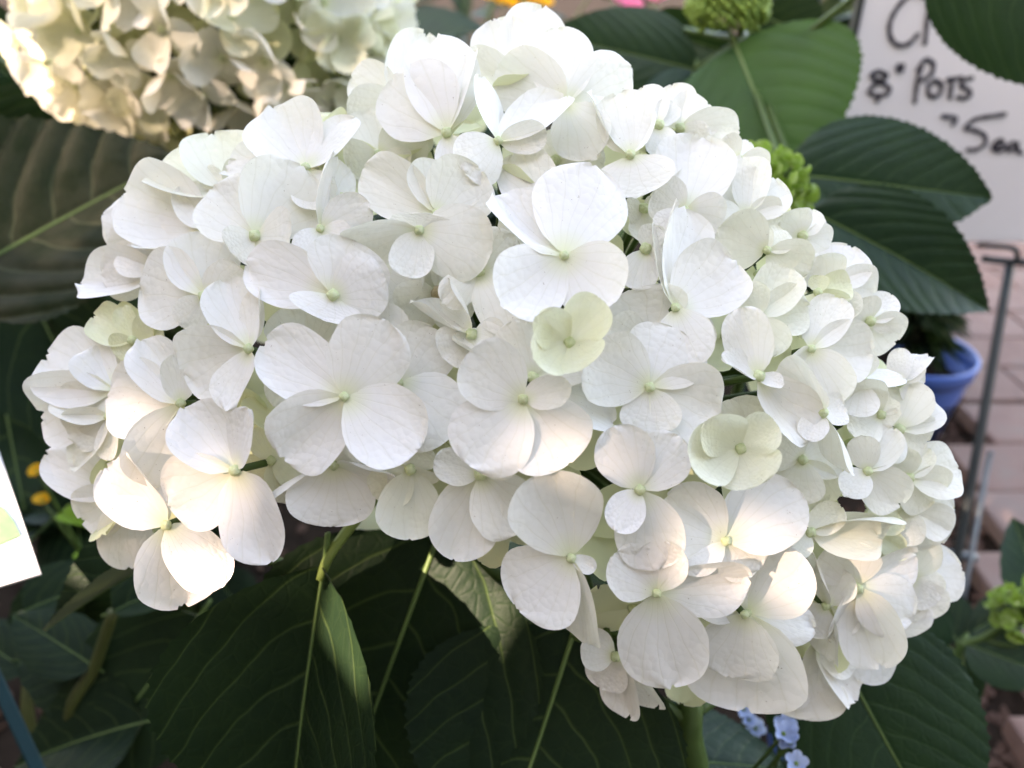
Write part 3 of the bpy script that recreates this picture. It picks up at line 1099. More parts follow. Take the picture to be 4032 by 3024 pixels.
for i in range(70):                 # inner florets that close the gaps
    zz = 1 - 1.8 * (i + .5) / 70
    rr_ = math.sqrt(1 - zz * zz)
    d = Vector((rr_ * math.cos(GA * i + 1), zz, rr_ * math.sin(GA * i + 1)))
    p = BC + (cam_r * (d.x * rad.x) + cam_u * (d.y * rad.y) + cam_f * (d.z * rad.z)) * .80
    n = (cam_r * (d.x / rad.x) + cam_u * (d.y / rad.y) + cam_f * (d.z / rad.z)).normalized()
    filler_floret(bl_plant, BB, p, n, fr2.uniform(.020, .026), BHUB, 4500 + i, 'petal_back', fr2.uniform(.2, .7), False, (0, 1, 3), .0020)
print('back bloom petal florets', bcount)
st = catmull([BHUB, P(700, 900, .58), BB + Vector((-.02, 0, .12)), BB], 6)
V, F = tube([p - BB for p in st], taper(len(st), .004, .006), 8)
link('stem', mesh('stem', V, F), M['stem'], bl_plant)
for key, b, t, zb, zt, wv, roll, flip, f in [
    ('under', (-110, 610), (388, 322), .44, .46, 430, -.50, False, .5),
    ('droop', (-60, 270), (330, 300), .60, .60, 190, .2, False, .3),
    ('low1', (-80, 330), (260, 210), .64, .66, 220, .1, False, .4),
    ('low2', (60, 620), (230, 1010), .52, .50, 300, .3, False, .6),
    ('low3', (-40, 640), (60, 1080), .55, .50, 320, -.2, False, .6),
    ('low1', (330, 420), (130, 720), .58, .58, 260, .1, False, .6),
    ('low2', (420, 300), (560, 480), .60, .58, 200, .0, False, .3),
    ('low2', (-120, 40), (60, 200), .66, .66, 200, .0, False, .3),
]:
    o, Bq = leafpx(bl_plant, BB, key, b, t, zb, zt, wv, roll, flip)
    petiole(bl_plant, BB, st[int(f * (len(st) - 1))], Bq, .0022, .0)

# ------------------------------------------------------------------ plants with green flower buds
def bud_cluster(parent, origin, c, r, n, seed, br=.0022):
    rr = random.Random(seed)
    parts = []
    bm = bmesh.new()
    bmesh.ops.create_icosphere(bm, subdivisions=1, radius=1)
    SV = [v.co.copy() for v in bm.verts]
    SF = [tuple(v.index for v in f.verts) for f in bm.faces]
    bm.free()
    for i in range(n):
        zz = 1 - 1.75 * (i + .5) / n
        q_ = math.sqrt(max(0, 1 - zz * zz))
        d = Vector((q_ * math.cos(GA * i), q_ * math.sin(GA * i), zz))
        lob = 1 + .18 * noise.noise(d * 2.6 + Vector((seed, 0, 0))) + rr.uniform(-.06, .06)
        p = c + Vector((d.x * r, d.y * r, d.z * r * .75)) * lob
        s = br * rr.uniform(.7, 1.25)
        parts.append(([p - origin + v * s for v in SV], SF))
        tv, tf = tube([p - origin, c - origin + d * (r * .2)], .0006, 4, False)
        parts.append((tv, tf))
    V, F = join(parts)
    o = link('flower_buds', mesh('flower_buds', V, F), M['bud'], parent)
    o['kind'] = 'stuff'
    return o


M['bud'] = simple('green_flower_bud', (0.20, 0.32, 0.05), 0.5, 0.3, (0.26, 0.38, 0.08), 120, transl=0.15)


def lime_cluster(parent, origin, c, r, n, seed, L=.010):
    rr = random.Random(seed)
    for i in range(n):
        zz = 1 - 1.5 * (i + .5) / n
        q_ = math.sqrt(max(0, 1 - zz * zz))
        d = Vector((q_ * math.cos(GA * i + seed), q_ * math.sin(GA * i + seed), zz))
        filler_floret(parent, origin, c + d * r * rr.uniform(.85, 1.1), (d + Vector((rr.gauss(0, .2), rr.gauss(0, .2), .1))).normalized(), L * rr.uniform(.75, 1.2), c - Vector((0, 0, r * .6)), 3000 + seed * 50 + i, 'petal_lime', rr.uniform(0, .8), True, (0, 1, 2), .0011, pitch=(.1, .9), ped_r=.0007)


def plain_stem(parent, origin, pts, r0, r1):
    s_ = catmull(pts, 6)
    V, F = tube([p - origin for p in s_], taper(len(s_), r0, r1), 8)
    link('stem', mesh('stem', V, F), M['stem'], parent)
    return s_


# budding plant in front of the sign
tb = PV(1580, 10, .56)
SB = Vector((tb.x + .02, tb.y + .02, 0))
budp = thing('hydrangea_plant', SB, 'hydrangea with a tight green bud head and broad leaves in front of the sign', 'hydrangea', 'hydrangea plants')
bud_cluster(budp, SB, PV(1572, 12, .545), .0265, 260, 3, .0024)
bst = plain_stem(budp, SB, [PV(1600, 60, .55), PV(1608, 130, .555), PV(1650, 330, .57), SB + Vector((.01, 0, .15)), SB], .0026, .005)
for key, b, t, zb, zt, wv, roll, f in [
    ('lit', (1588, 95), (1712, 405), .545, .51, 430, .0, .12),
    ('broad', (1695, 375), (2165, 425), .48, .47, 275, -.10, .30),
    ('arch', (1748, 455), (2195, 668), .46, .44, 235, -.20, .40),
    ('broad', (2050, -165), (2450, 205), .45, .44, 330, .10, .35),
    ('broad', (1500, 150), (1180, 70), .62, .62, 190, .1, .15),
    ('low1', (1400, 50), (1640, 150), .66, .63, 130, .3, .15),
    ('low3', (1640, 30), (1790, 100), .66, .66, 160, .0, .15),
    ('low2', (1740, 470), (1850, 760), .52, .50, 180, .2, .5),
    ('low1', (1500, 150), (1440, 330), .60, .58, 170, .2, .2),
]:
    o, Bq = leafpx(budp, SB, key, b, t, zb, zt, wv, roll)
    petiole(budp, SB, bst[int(f * (len(bst) - 1))], Bq, .0020, .0)

# young lime-green head peeping past the right of the main bloom
lb = PV(1660, 420, .40)
LB = Vector((lb.x + .01, lb.y + .05, 0))
limp = thing('hydrangea_plant', LB, 'young lime green hydrangea head half hidden behind the large white bloom', 'hydrangea', 'hydrangea plants')
lime_cluster(limp, LB, PV(1665, 405, .385), .0130, 20, 1, .0095)
lst = plain_stem(limp, LB, [PV(1665, 415, .388), PV(1665, 560, .40), LB + Vector((0, 0, .2)), LB], .0022, .004)
for b, t, zb, zt, wv in [((1690, 560), (1560, 820), .42, .42, 170), ((1660, 640), (1820, 900), .43, .42, 170)]:
    o, Bq = leafpx(limp, LB, 'low2', b, t, zb, zt, wv, .2)
    petiole(limp, LB, lst[8], Bq, .0015)

# lower right
rb = PV(2060, 1420, .52)
RB = Vector((rb.x + .02, rb.y + .05, 0))
rlp = thing('hydrangea_plant', RB, 'low hydrangea with lime green buds and blue green leaves beside the brick path', 'hydrangea', 'hydrangea plants')
lime_cluster(rlp, RB, PV(2205, 1325, .47), .0125, 20, 5, .0085)
rst = plain_stem(rlp, RB, [PV(2190, 1335, .475), PV(2130, 1375, .485), PV(2075, 1400, .495), PV(2060, 1480, .51), RB + Vector((0, 0, .05)), RB], .0022, .004)
for key, b, t, zb, zt, wv, roll in [
    ('broad', (2085, 1390), (2300, 1470), .49, .46, 130, .0),
    ('low1', (2030, 1400), (2090, 1550), .52, .51, 130, .1),
    ('low1', (2050, 1400), (1900, 1310), .52, .53, 140, .1),
    ('low3', (2070, 1390), (1990, 1240), .53, .56, 120, .2),
    ('low3', (2090, 1370), (2270, 1270), .53, .55, 90, .3),
    ('low1', (2260, 1330), (2195, 1120), .52, .53, 130, .2),
]:
    o, Bq = leafpx(rlp, RB, key, b, t, zb, zt, wv, roll)
    petiole(rlp, RB, rst[14], Bq, .0015)
p_ = link('flower_stalk', mesh('flower_stalk', *tube([q_ - RB for q_ in catmull([PV(2120, 1378, .487), PV(2160, 1392, .48), PV(2230, 1400, .475)], 5)], .0013, 6)), M['stem'], rlp)

# ------------------------------------------------------------------ leafy bank behind
def shrub(base, h, spread, n, seed, label, keys=('low1', 'low2', 'low3'), size=(.09, .14), group='leafy shrubs filling the background'):
    rr = random.Random(seed)
    t = thing('leafy_shrub', base, label, 'shrub', group)
    ns = 6
    stems = []
    for i in range(ns):
        a = 2 * math.pi * i / ns + rr.uniform(-.3, .3)
        top = Vector((math.cos(a) * spread * rr.uniform(.4, .9), math.sin(a) * spread * rr.uniform(.4, .9), h * rr.uniform(.7, 1)))
        mid = Vector((top.x * .35, top.y * .35, top.z * .5))
        s_ = catmull([Vector((0, 0, 0)), mid, top], 8)
        V, F = tube(s_, taper(len(s_), .005, .002), 6)
        link('stem', mesh('stem', V, F), M['stem'], t)
        stems.append(s_)
    for i in range(n):
        s_ = stems[rr.randrange(ns)]
        p = s_[rr.randrange(5, len(s_))]
        a = rr.uniform(0, 6.28)
        el = rr.uniform(-.5, .5)
        d = Vector((math.cos(a) * math.cos(el), math.sin(a) * math.cos(el), math.sin(el)))
        l = rr.uniform(*size)
        up = Vector((rr.gauss(0, .35), rr.gauss(0, .35) - .25, 1))
        b_ = base + p + d * .012
        add_leaf(t, base, keys[rr.randrange(len(keys))], b_, b_ + d * l, l * rr.uniform(.55, .72), 0, up)
    return t


shrub(Vector((-.42, .95, 0)), .44, .20, 44, 1, 'dark leafy shrub behind the greenish white bloom')
shrub(Vector((-.05, 1.0, 0)), .46, .20, 46, 2, 'dark leafy shrub behind the top of the large white bloom')
shrub(Vector((.26, 1.02, 0)), .48, .16, 40, 3, 'dark leafy shrub just behind the tight green bud head')
shrub(Vector((-.78, .85, 0)), .42, .18, 34, 4, 'dark leafy shrub at the far side of the greenish white bloom')
shrub(Vector((-.2, 1.5, 0)), .55, .26, 44, 5, 'shrub in the row behind, below the golden flowers')
shrub(Vector((.35, 1.55, 0)), .55, .26, 44, 6, 'shrub in the row behind, below the pink flowers')
shrub(Vector((-.75, 1.45, 0)), .52, .26, 40, 7, 'shrub in the row behind the greenish white bloom')
shrub(Vector((-.30, .52, 0)), .26, .14, 30, 8, 'low dark shrub in the shade under the large white bloom', size=(.07, .11))
shrub(Vector((-.02, .50, 0)), .22, .14, 30, 9, 'low dark shrub around the stem of the large white bloom', size=(.07, .11))
shrub(Vector((.85, 2.1, 0)), .6, .3, 44, 10, 'dense shrub beyond the sign and the brick path')
shrub(Vector((0.0, 2.3, 0)), .6, .36, 46, 11, 'farthest green shrub beyond the golden flowers')
shrub(Vector((-.9, 2.2, 0)), .6, .36, 46, 12, 'farthest green shrub beyond the greenish white bloom')

# ------------------------------------------------------------------ small flowers
def blossom_mesh(name, n, matkey, cup, seed, w=.75):
    rr = random.Random(seed)
    parts = []
    v, f, _b = petal_shape(1 if cup > .3 else 0, seed % NV, 8, 7)
    for k in range(n):
        a = 2 * math.pi * k / n
        m = Matrix.Rotation(a, 3, 'Z') @ Matrix.Rotation(-cup, 3, 'Y')
        parts.append(([m @ Vector((q_[0], q_[1] * w, q_[2])) for q_ in v], f))
    V, F = join(parts)
    me = mesh(name, V, F)
    me.materials.append(M[matkey])
    return me


def flower_plant(name, label, cat, base, heads, matkey, n, size, stem_r=.0012, cup=.35, w=.75, leaves=6, lk='lime', lsize=(.02, .035), seed=0, group=None):
    t = thing(name, base, label, cat, group)
    me = blossom_mesh('blossom', n, matkey, cup, seed, w)
    cm = mesh('flower_center', *button_geo(.16, seed))
    cm.materials.append(M['bud'])
    rr = random.Random(seed)
    for h in heads:
        s = size * rr.uniform(.85, 1.15)
        nrm = ((CAMO - h).normalized() * .5 + Vector((rr.gauss(0, .35), rr.gauss(0, .2), .7))).normalized()
        mm = Matrix.Translation(h - base) @ (orient(nrm) @ Matrix.Rotation(rr.uniform(0, 6), 3, 'Z')).to_4x4() @ Matrix.Scale(s, 4)
        o = link('blossom', me, None, t, mm)
        link('flower_center', cm, None, o, Matrix.Translation((0, 0, .08)))
        s_ = catmull([h - base, (h - base) * .6 + Vector((rr.gauss(0, .01), 0, 0)), Vector((0, 0, 0))], 6)
        V, F = tube(s_, taper(len(s_), stem_r, stem_r * 1.5), 5)
        link('stem', mesh('stem', V, F), M['stem'], t)
        for q_ in range(leaves // max(1, len(heads)) + 1):
            p = s_[rr.randrange(2, len(s_) - 1)]
            a = rr.uniform(0, 6.28)
            l = rr.uniform(*lsize)
            d = Vector((math.cos(a), math.sin(a), rr.uniform(-.2, .4))).normalized()
            add_leaf(t, base, lk, base + p, base + p + d * l, l * .45, 0, Vector((0, -.3, 1)))
    return t


def below(p, dx=0, dy=0):
    return Vector((p.x + dx, p.y + dy, 0))


h = [PV(214, 520, .66), PV(196, 500, .70)]
flower_plant('yellow_flower', 'glowing golden yellow flower under the left underside leaf', 'flower', below(h[0], 0, .02), h, 'yellow', 8, .010, seed=2)
h = [PV(82, 1020, .50), PV(92, 1085, .52)]
flower_plant('yellow_flower', 'dull yellow flower in the shade beside the white plant tag', 'flower', below(h[0], .03, .02), h, 'yellow', 8, .0065, seed=3)
h = [PV(1338, 8, 1.08), PV(1362, 20, 1.06), PV(1322, -6, 1.1), PV(1425, -4, 1.08)]
flower_plant('pink_flower', 'bright pink flowers blurred behind the top of the white bloom', 'flower', below(h[0], 0, .03), h, 'pink', 6, .020, seed=4, lsize=(.03, .05))
h = [PV(1085, 0, 1.35), PV(1118, 4, 1.32), PV(1150, 6, 1.33), PV(1172, 12, 1.3), PV(1060, -6, 1.36), PV(1135, -8, 1.36)]
flower_plant('golden_flower', 'sunlit golden flowers far behind the tip of the white bloom', 'flower', below(h[1], 0, .03), h, 'yellow', 8, .017, seed=5)
h = [PV(1605, 1532, .37), PV(1618, 1556, .37), PV(1632, 1574, .37), PV(1692, 1586, .31), PV(1708, 1606, .31), PV(1720, 1650, .305), PV(1698, 1572, .315), PV(1712, 1590, .31)]
flower_plant('lobelia', 'small pale blue flowers on thin stems under the right of the white bloom', 'flower', below(h[3], .0, .06), h, 'blue', 5, .0052, stem_r=.0008, seed=6, lsize=(.015, .025))
lp = PV(1745, 1560, .40)
lpb = below(lp, 0, .05)
limeleaf = thing('seedling', lpb, 'small seedling with one lime green leaf tip under the white bloom', 'seedling')
plain_stem(limeleaf, lpb, [PV(1705, 1540, .41), PV(1700, 1650, .43), lpb + Vector((0, 0, .06)), lpb], .0015, .003)
leafpx(limeleaf, lpb, 'lime', (1705, 1545), (1792, 1612), .41, .40, 62, .1)
leafpx(limeleaf, lpb, 'lime', (1705, 1545), (1740, 1520), .41, .40, 30, .1)

# ------------------------------------------------------------------ sign with its stand
SY = .78


def on_sign(x, y, yy=SY):
    r = ray(x, y)
    return CAMO + r * (yy / r.y)


c_bl = on_sign(3262, 955)
c_tl = on_sign(3345, 0)
zb_, zt_ = c_bl.z, on_sign(3300, -420).z
xl = (c_bl.x + c_tl.x) / 2
xr = xl + .42
sgb = Vector(((xl + xr) / 2, SY, 0))
sign = thing('price_sign', sgb, 'white price sign with handwritten black lettering on a dark wire stand', 'sign')
me = box_bm(xr - xl, .006, zt_ - zb_, .0015, 2)
o = link('sign_board', me, M['sign'], sign)
o.location = (0, .004, (zb_ + zt_) / 2)
# dark edge strip on the near side edge
me = box_bm(.005, .012, zt_ - zb_ + .006, .001)
o = link('frame_strip', me, M['metal'], sign)
o.location = (xl - sgb.x - .0032, .004, (zb_ + zt_) / 2)
q4 = lambda x, y: (3200 + x / 1.508, y / 1.508)
STROKES = [
    ('C', [[(660, -20), (600, -40), (530, 10), (480, 80), (455, 150), (462, 222), (505, 268), (565, 262), (622, 205)]]),
    ('h', [[(702, -120), (694, 0), (680, 110), (664, 258)]]),
    ('8', [[(438, 447), (392, 424), (346, 448), (392, 482), (452, 522), (440, 556), (382, 568), (336, 546), (362, 508), (430, 460), (440, 446)], [(400, 566), (380, 600)]]),
    ('inch_mark', [[(508, 386), (502, 422)], [(535, 386), (528, 420)]]),
    ('P', [[(645, 385), (618, 490), (604, 605)], [(622, 420), (665, 356), (712, 374), (708, 430), (662, 470), (628, 482)]]),
    ('O', [[(728, 478), (692, 500), (684, 545), (712, 575), (752, 556), (766, 512), (742, 482), (722, 480)]]),
    ('T', [[(828, 468), (820, 520), (814, 582)], [(798, 474), (880, 460)]]),
    ('S', [[(944, 464), (898, 474), (880, 508), (926, 536), (934, 562), (900, 584), (858, 576)]]),
    ('digit', [[(770, 690), (848, 700), (828, 738)]]),
    ('5', [[(1140, 678), (1045, 692), (965, 708), (905, 758), (960, 772), (1015, 800), (1022, 850), (970, 888), (918, 888)]]),
    ('e', [[(1078, 876), (1124, 858), (1118, 832), (1086, 842), (1070, 880), (1100, 898), (1134, 884)]]),
    ('a', [[(1192, 846), (1158, 862), (1156, 890), (1196, 882), (1216, 848), (1212, 888), (1240, 908)]]),
]


def ribbon(polys, r, y):
    parts = []
    for poly in polys:
        pts = catmull([Vector((p.x, 0, p.z)) for p in (on_sign(*q4(*a)) for a in poly)], 5)
        V, F = [], []
        for i, p in enumerate(pts):
            d = pts[min(i + 1, len(pts) - 1)] - pts[max(i - 1, 0)]
            d.normalize()
            n_ = Vector((d.z, 0, -d.x))
            wob = r * (1 + .12 * math.sin(i * 1.3))
            V += [p + n_ * wob, p - n_ * wob]
        F = [(2 * i, 2 * i + 1, 2 * i + 3, 2 * i + 2) for i in range(len(pts) - 1)]
        parts.append((V, F))
        for e in (pts[0], pts[-1]):      # round ends
            ring = [e + Vector((math.cos(2 * math.pi * k / 10) * r, 0, math.sin(2 * math.pi * k / 10) * r)) + Vector((0, -.0001, 0)) for k in range(10)]
            parts.append((ring, [tuple(range(10))]))
    V, F = join(parts)
    return [Vector((v.x, v.y + y, v.z)) for v in V], F


for nm, polys in STROKES:
    V, F = ribbon(polys, .0021, SY - .0006)
    o = link('lettering', mesh('lettering', [v - sgb for v in V], F, False), M['ink'], sign)
# wire stand
stand_g = ground(3742, 2430)
stand_t = on_sign(3968, 1040)


def wire(name, pts, r, mat, n=4):
    s_ = catmull(pts, n)
    V, F = tube([p - sgb for p in s_], r, 8)
    return link(name, mesh(name, V, F), mat, sign)


wire('stand_leg', [stand_t + Vector((0, -.004, 0)), stand_t.lerp(stand_g, .5) + Vector((0, 0, 0)), stand_g - Vector((0, 0, .03))], .0048, M['metal'])
wire('clip_bar', [on_sign(3870, 1018, SY - .01), on_sign(3950, 1028, SY - .01), on_sign(4150, 1040, SY - .01)], .0040, M['metal'])
wire('clip_bar', [on_sign(3850, 965, SY - .012), on_sign(3960, 972, SY - .012), on_sign(4000, 985, SY - .012), on_sign(4008, 1030, SY - .012)], .0028, M['metal'])
wire('stand_leg', [ground(3795, 2410) - Vector((0, 0, .02)), P(3885, 1850, .80), P(3905, 1780, .80)], .0028, M['galv'])
wire('cross_bar', [P(3720, 2180, .79), P(3840, 2195, .795)], .0042, M['galv'])
wire('stand_leg', [Vector((xr - .05, SY + .012, zb_ + .1)), Vector((xr - .05, SY + .012, -.02))], .004, M['metal'])
wire('stand_leg', [Vector((xl + .03, SY + .012, zb_ + .1)), Vector((xl + .03, SY + .012, -.02))], .004, M['metal'])

# ------------------------------------------------------------------ blue pots
def lathe(prof, n=40):
    V, F = [], []
    for (r, z) in prof:
        for k in range(n):
            a = 2 * math.pi * k / n
            V.append(Vector((r * math.cos(a), r * math.sin(a), z)))
    for i in range(len(prof) - 1):
        for k in range(n):
            k2 = (k + 1) % n
            F.append((i * n + k, i * n + k2, (i + 1) * n + k2, (i + 1) * n + k))
    return V, F


def pot(center, h, r, label, plant=None, group=None):
    t = thing('plant_pot', center, label, 'pot', group)
    prof = [(.0001, .003), (r * .70, .003), (r * .72, 0), (r * .93, h - .022), (r * .935, h - .022), (r * 1.0, h - .020), (r * 1.03, h - .002), (r * 1.02, h), (r * .97, h), (r * .95, h - .02), (r * .90, h - .05)]
    V, F = lathe(prof)
    link('pot_body', mesh('pot_body', V, F), M['pot_blue'], t)
    sv = [(0, 0, h - .035)]
    nn = 24
    rr = random.Random(3)
    for ring in (.5, 1):
        for k in range(nn):
            a = 2 * math.pi * k / nn
            sv.append((r * .92 * ring * math.cos(a), r * .92 * ring * math.sin(a), h - .035 + rr.uniform(-.004, .004)))
    sf = [(0, 1 + k, 1 + (k + 1) % nn) for k in range(nn)] + [(1 + k, 1 + nn + k, 1 + nn + (k + 1) % nn, 1 + (k + 1) % nn) for k in range(nn)]
    link('pot_soil', mesh('pot_soil', sv, sf), M['soil'], t)
    return t


PH = .135
pc = P(3600, 1375, .965)
pc.z = 0
rim = project(Vector((pc.x, pc.y, PH)))
pot(pc, PH, .072, 'blue plastic plant pot with black soil standing beside the brick path')
t = thing('evergreen_plant', pc + Vector((0, 0, PH - .037)), 'dark bushy evergreen growing in the blue pot', 'plant')
er = random.Random(8)
s_ = [Vector((0, 0, 0)), Vector((.004, .01, .05)), Vector((.0, .015, .11))]
V, F = tube(catmull(s_, 5), .003, 6)
link('stem', mesh('stem', V, F), M['stem'], t)
for i in range(60):
    a = er.uniform(0, 6.28)
    z_ = er.uniform(.015, .125)
    rr_ = .042 * math.sin(math.pi * min(1, (z_ + .02) / .15)) + .006
    p = pc + Vector((0, .012, PH - .037 + z_))
    d = Vector((math.cos(a), math.sin(a), er.uniform(.0, .9))).normalized()
    add_leaf(t, t.location.copy(), 'low2', p, p + d * (rr_ + .018), .016, 0, Vector((er.gauss(0, .4), -.2, 1)))
pc2 = P(3470, 1330, 1.20)
pc2.z = 0
pot(pc2, .16, .075, 'second blue pot farther back behind the evergreen in its pot')
pc3 = PV(1800, 1668, .46)
pc3 = Vector((pc3.x + .01, pc3.y + .01, 0))
pot(pc3, PV(1768, 1650, .44).z, .045, 'small blue pot below the pale blue flowers under the white bloom')

# ------------------------------------------------------------------ stakes, plant tag, loose stems
def stake(label, a, b, w, matkey='teal'):
    base = Vector((b.x, b.y, b.z))
    t = (a - b)
    me = box_bm(w, w * .45, t.length, w * .12)
    o = link('plant_stake', me, M[matkey])
    o.matrix_world = Matrix.Translation((a + b) / 2) @ t.to_track_quat('Z', 'Y').to_matrix().to_4x4()
    tag(o, label, 'stake', 'teal plant stakes')
    return o


a_, b_ = PV(-40, 1400, .37), PV(95, 1690, .37)
d_ = (b_ - a_)
b2 = b_ + d_.normalized() * ((b_.z + .02) / -d_.normalized().z)
stake('teal plastic stake leaning in the dark soil below the white plant tag', a_, b2, .0060)
a_ = PV(1778, -60, .66)
stake('teal stake standing upright close to the dark edge of the sign', a_, Vector((a_.x - .012, a_.y + .01, -.02)), .0085)
a_ = PV(1690, 375, .50)
stake('teal stake whose top shows beside the lime green head', a_, Vector((a_.x, a_.y + .03, -.02)), .0085)

tc_ = PV(88, 1240, .30)
bt_ = PV(-20, 1325, .285)
tt_ = PV(-20, 925, .33)
far = bt_ + (tt_ - tc_)
tag_c = [tc_, tt_, far + Vector((-.03, 0, .0)), bt_ + Vector((-.03, 0, 0))]
n_ = (tag_c[1] - tag_c[0]).cross(tag_c[3] - tag_c[0]).normalized()
if n_.dot(CAMO - tag_c[0]) < 0:
    n_ = -n_
base_t = Vector((tag_c[3].x, tag_c[3].y, 0))
tg = thing('plant_tag', base_t, 'glossy white plastic plant tag with green print, catching the sun', 'tag')
th = n_ * .0012
V = [p - base_t for p in tag_c] + [p - base_t - th for p in tag_c]
F = [(0, 1, 2, 3), (7, 6, 5, 4), (0, 4, 5, 1), (1, 5, 6, 2), (2, 6, 7, 3), (3, 7, 4, 0)]
link('tag_card', mesh('tag_card', V, F, False), M['tag'], tg)
def on_tag(x, y):
    r_ = ray(x * 1.8228, y * 1.8228)
    return CAMO + r_ * ((tag_c[0] - CAMO).dot(n_) / r_.dot(n_)) + n_ * .0006


pp = [on_tag(*q_) for q_ in ((-22, 1085), (8, 1098), (30, 1125), (46, 1158), (14, 1172), (-22, 1188))]
link('tag_print', mesh('tag_print', [p - base_t for p in pp], [tuple(range(6))], False), M['tag_print'], tg)
mid = tag_c[3] + Vector((-.002, 0, 0))
V, F = tube([mid - base_t - th, Vector((mid.x - base_t.x, mid.y - base_t.y, -.02))], .003, 6)
link('tag_stem', mesh('tag_stem', V, F), M['tag'], tg)

for lab, pts in [
    ('thin olive stem rising from the dark soil beneath the left florets', [PV(245, 1320, .40), PV(205, 1440, .41), PV(150, 1590, .42)]),
    ('thick olive stem standing in shadow behind the teal stake', [PV(52, 1320, .44), PV(60, 1450, .44), PV(72, 1600, .44)]),
]:
    g_ = pts[-1] + (pts[-1] - pts[-2]) * .6
    b0 = Vector((g_.x, g_.y, 0))
    pts = pts + [b0 + Vector((0, 0, .06)), b0]
    t = thing('bare_stem', b0, lab, 'stem')
    s_ = catmull(pts, 6)
    V, F = tube([p - b0 for p in s_], taper(len(s_), .0028, .0042), 8)
    link('stalk', mesh('stalk', V, F), M['olive'], t)
    add_leaf(t, b0, 'low2', pts[0], pts[0] + Vector((.05, .03, .01)), .035, 0, Vector((0, -.3, 1)))
    add_leaf(t, b0, 'low3', pts[1], pts[1] + Vector((-.05, .02, .02)), .035, 0, Vector((0, -.3, 1)))

# ------------------------------------------------------------------ added unseen slatted fence to shade the scene (beside and behind the viewer)
FD = 1.2
hd = Vector((SUNV.x, SUNV.y, 0)).normalized()
fperp = Vector((-hd.y, hd.x, 0))
fc = Vector((0, .35, 0)) + hd * FD
fence = thing('added_shade_fence', fc, 'added tall slatted timber fence out of view, put in to shade the flowers', 'fence')
FROT = math.atan2(fperp.y, fperp.x)
FL_ = 9.0
TAN = math.tan(SUN_EL)


def sun_hit(p):
    """where the sun ray that reaches p crosses the fence: (along, height)"""
    d = fc.dot(hd) - p.dot(hd)
    return (p - fc).dot(fperp), p.z + d * TAN


def hole(pts, ml, mz):
    h_ = [sun_hit(p) for p in pts]
    return (min(a[0] for a in h_) - ml, max(a[0] for a in h_) + ml, min(a[1] for a in h_) - mz, max(a[1] for a in h_) + mz)


HOLES = [  # openings aimed so that sun reaches chosen spots
    hole([P(420, 1900, .232), P(1010, 1850, .228), P(1080, 2050, .232), P(650, 2330, .235)], .010, .012),      # on the hanging florets
    hole([P(2170, 1760, .198), P(2330, 1780, .198), P(2300, 1850, .200)], .004, .009),
    hole([P(1600, 2210, .285), P(1900, 2560, .285)], .004, .010),                                         # on the leaf below
    hole([P(2960, 2130, .212), P(3100, 2300, .214)], .010, .012),
    hole([P(40, 60, .50), P(1300, 200, .46), P(760, 420, .46), P(420, 520, .47)], .014, .012),
    hole([PV(1050, 0, 1.35), PV(1180, 8, 1.33)], .05, .02),
    hole([PV(10, 1030, .32), PV(40, 1300, .31)], .01, .004),
    hole([PV(60, 520, .45), PV(300, 380, .455)], .008, .008),
]
print('HOLES', [[round(v, 3) for v in h_] for h_ in HOLES])
FH = 1.95
cuts = sorted({.03, FH} | {v for h_ in HOLES for v in h_[2:]})
edges = []
for a, b in zip(cuts[:-1], cuts[1:]):
    n_ = max(1, round((b - a) / .145))
    edges += [(a + (b - a) * k / n_, a + (b - a) * (k + 1) / n_) for k in range(n_)]
for k, (z0, z1) in enumerate(edges):
    spans = [(-2.3, .75)] if z0 < 1.22 else [(-2.3, .36)]
    for h_ in HOLES:
        if h_[2] < (z0 + z1) / 2 < h_[3]:
            spans = [q_ for a, b in spans for q_ in ((a, min(b, h_[0])), (max(a, h_[1]), b)) if q_[1] - q_[0] > .01]
    for a, b in spans:
        o = link('slat', box_bm(b - a, .012, z1 - z0 + .003), M['wood'], fence)
        o.rotation_euler = (0, 0, FROT)
        o.location = fperp * ((a + b) / 2) + Vector((0, 0, (z0 + z1) / 2)) + hd * (.0015 * (k % 2))
pm = box_bm(.09, .09, FH + .05, .004)
for lx in (-2.2, -1.1, .32):
    o = link('post', pm, M['wood'], fence)
    o.rotation_euler = (0, 0, FROT)
    o.location = fperp * lx + hd * .057 + Vector((0, 0, FH / 2))
o = link('post', box_bm(.09, .09, 1.27, .004), M['wood'], fence)
o.rotation_euler = (0, 0, FROT)
o.location = fperp * .68 + hd * .057 + Vector((0, 0, .61))
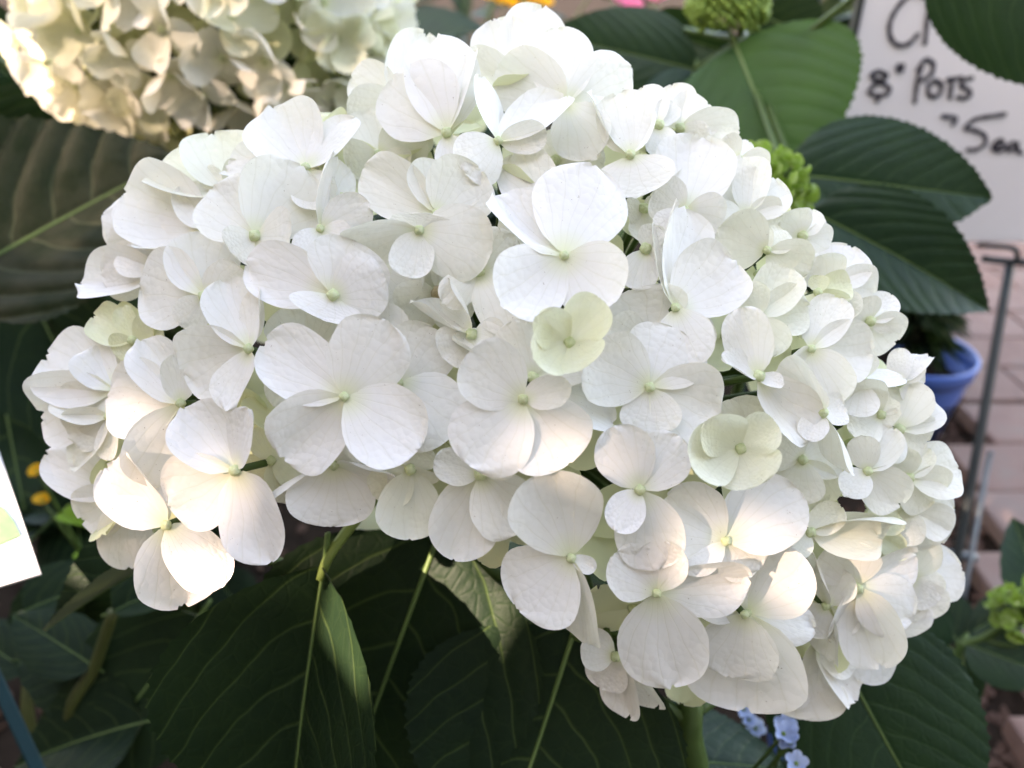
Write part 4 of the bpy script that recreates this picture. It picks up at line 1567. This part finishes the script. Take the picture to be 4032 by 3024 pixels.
# added shade net behind the fence: weakens the sun coming through the openings
mnet, nt_, out_ = newmat('added_shade_net')
g_ = N(nt_)
nt_.links.new(g_.n('ShaderNodeMixShader', {0: .83, 1: g_.n('ShaderNodeBsdfTransparent', {'Color': (1, 1, 1, 1)}).outputs[0], 2: g_.n('ShaderNodeBsdfDiffuse', {'Color': (.10, .11, .10, 1)}).outputs[0]}).outputs[0], out_.inputs[0])
NET_GAPS = [(.08, .12, .885, .93), (-.10, -.012, .80, .885), (-.39, -.295, 1.0, 1.075)]      # gaps put in the net to pass full sun
na, nb_, nz0, nz1, cell = -2.2, .7, .35, 1.5, .02
nl, nzn = int((nb_ - na) / cell), int((nz1 - nz0) / cell)
nv_ = [fperp * (na + cell * i) + hd * (.016 + .004 * math.sin((na + cell * i) * 9)) + Vector((0, 0, nz0 + cell * j)) for j in range(nzn + 1) for i in range(nl + 1)]
nf_ = []
for j in range(nzn):
    for i in range(nl):
        lc, zc_ = na + cell * (i + .5), nz0 + cell * (j + .5)
        if not any(t_[0] < lc < t_[1] and t_[2] < zc_ < t_[3] for t_ in NET_GAPS):
            nf_.append((j * (nl + 1) + i, j * (nl + 1) + i + 1, (j + 1) * (nl + 1) + i + 1, (j + 1) * (nl + 1) + i))
link('added_shade_net', mesh('added_shade_net', nv_, nf_), mnet, fence)

# ------------------------------------------------------------------ added unseen wall behind the viewer, to block low sky light
WX0, WX1, WY, WH = -.75, 4.2, -.85, 1.95
M['plaster'] = simple('added_wall_plaster', (0.34, 0.30, 0.26), 0.9, 0.1, (0.28, 0.25, 0.22), 3, 0.3)
wall = thing('added_sky_block_wall', Vector(((WX0 + WX1) / 2, WY, 0)), 'added plain plastered wall out of view, blocking sky light from behind the viewer', 'wall')
o = link('wall_face', box_bm(WX1 - WX0, .2, WH, .006), M['plaster'], wall)
o.location = (0, -.1, WH / 2)
o = link('coping', box_bm(WX1 - WX0 + .06, .26, .05, .006), M['plaster'], wall)
o.location = (0, -.1, WH + .027)
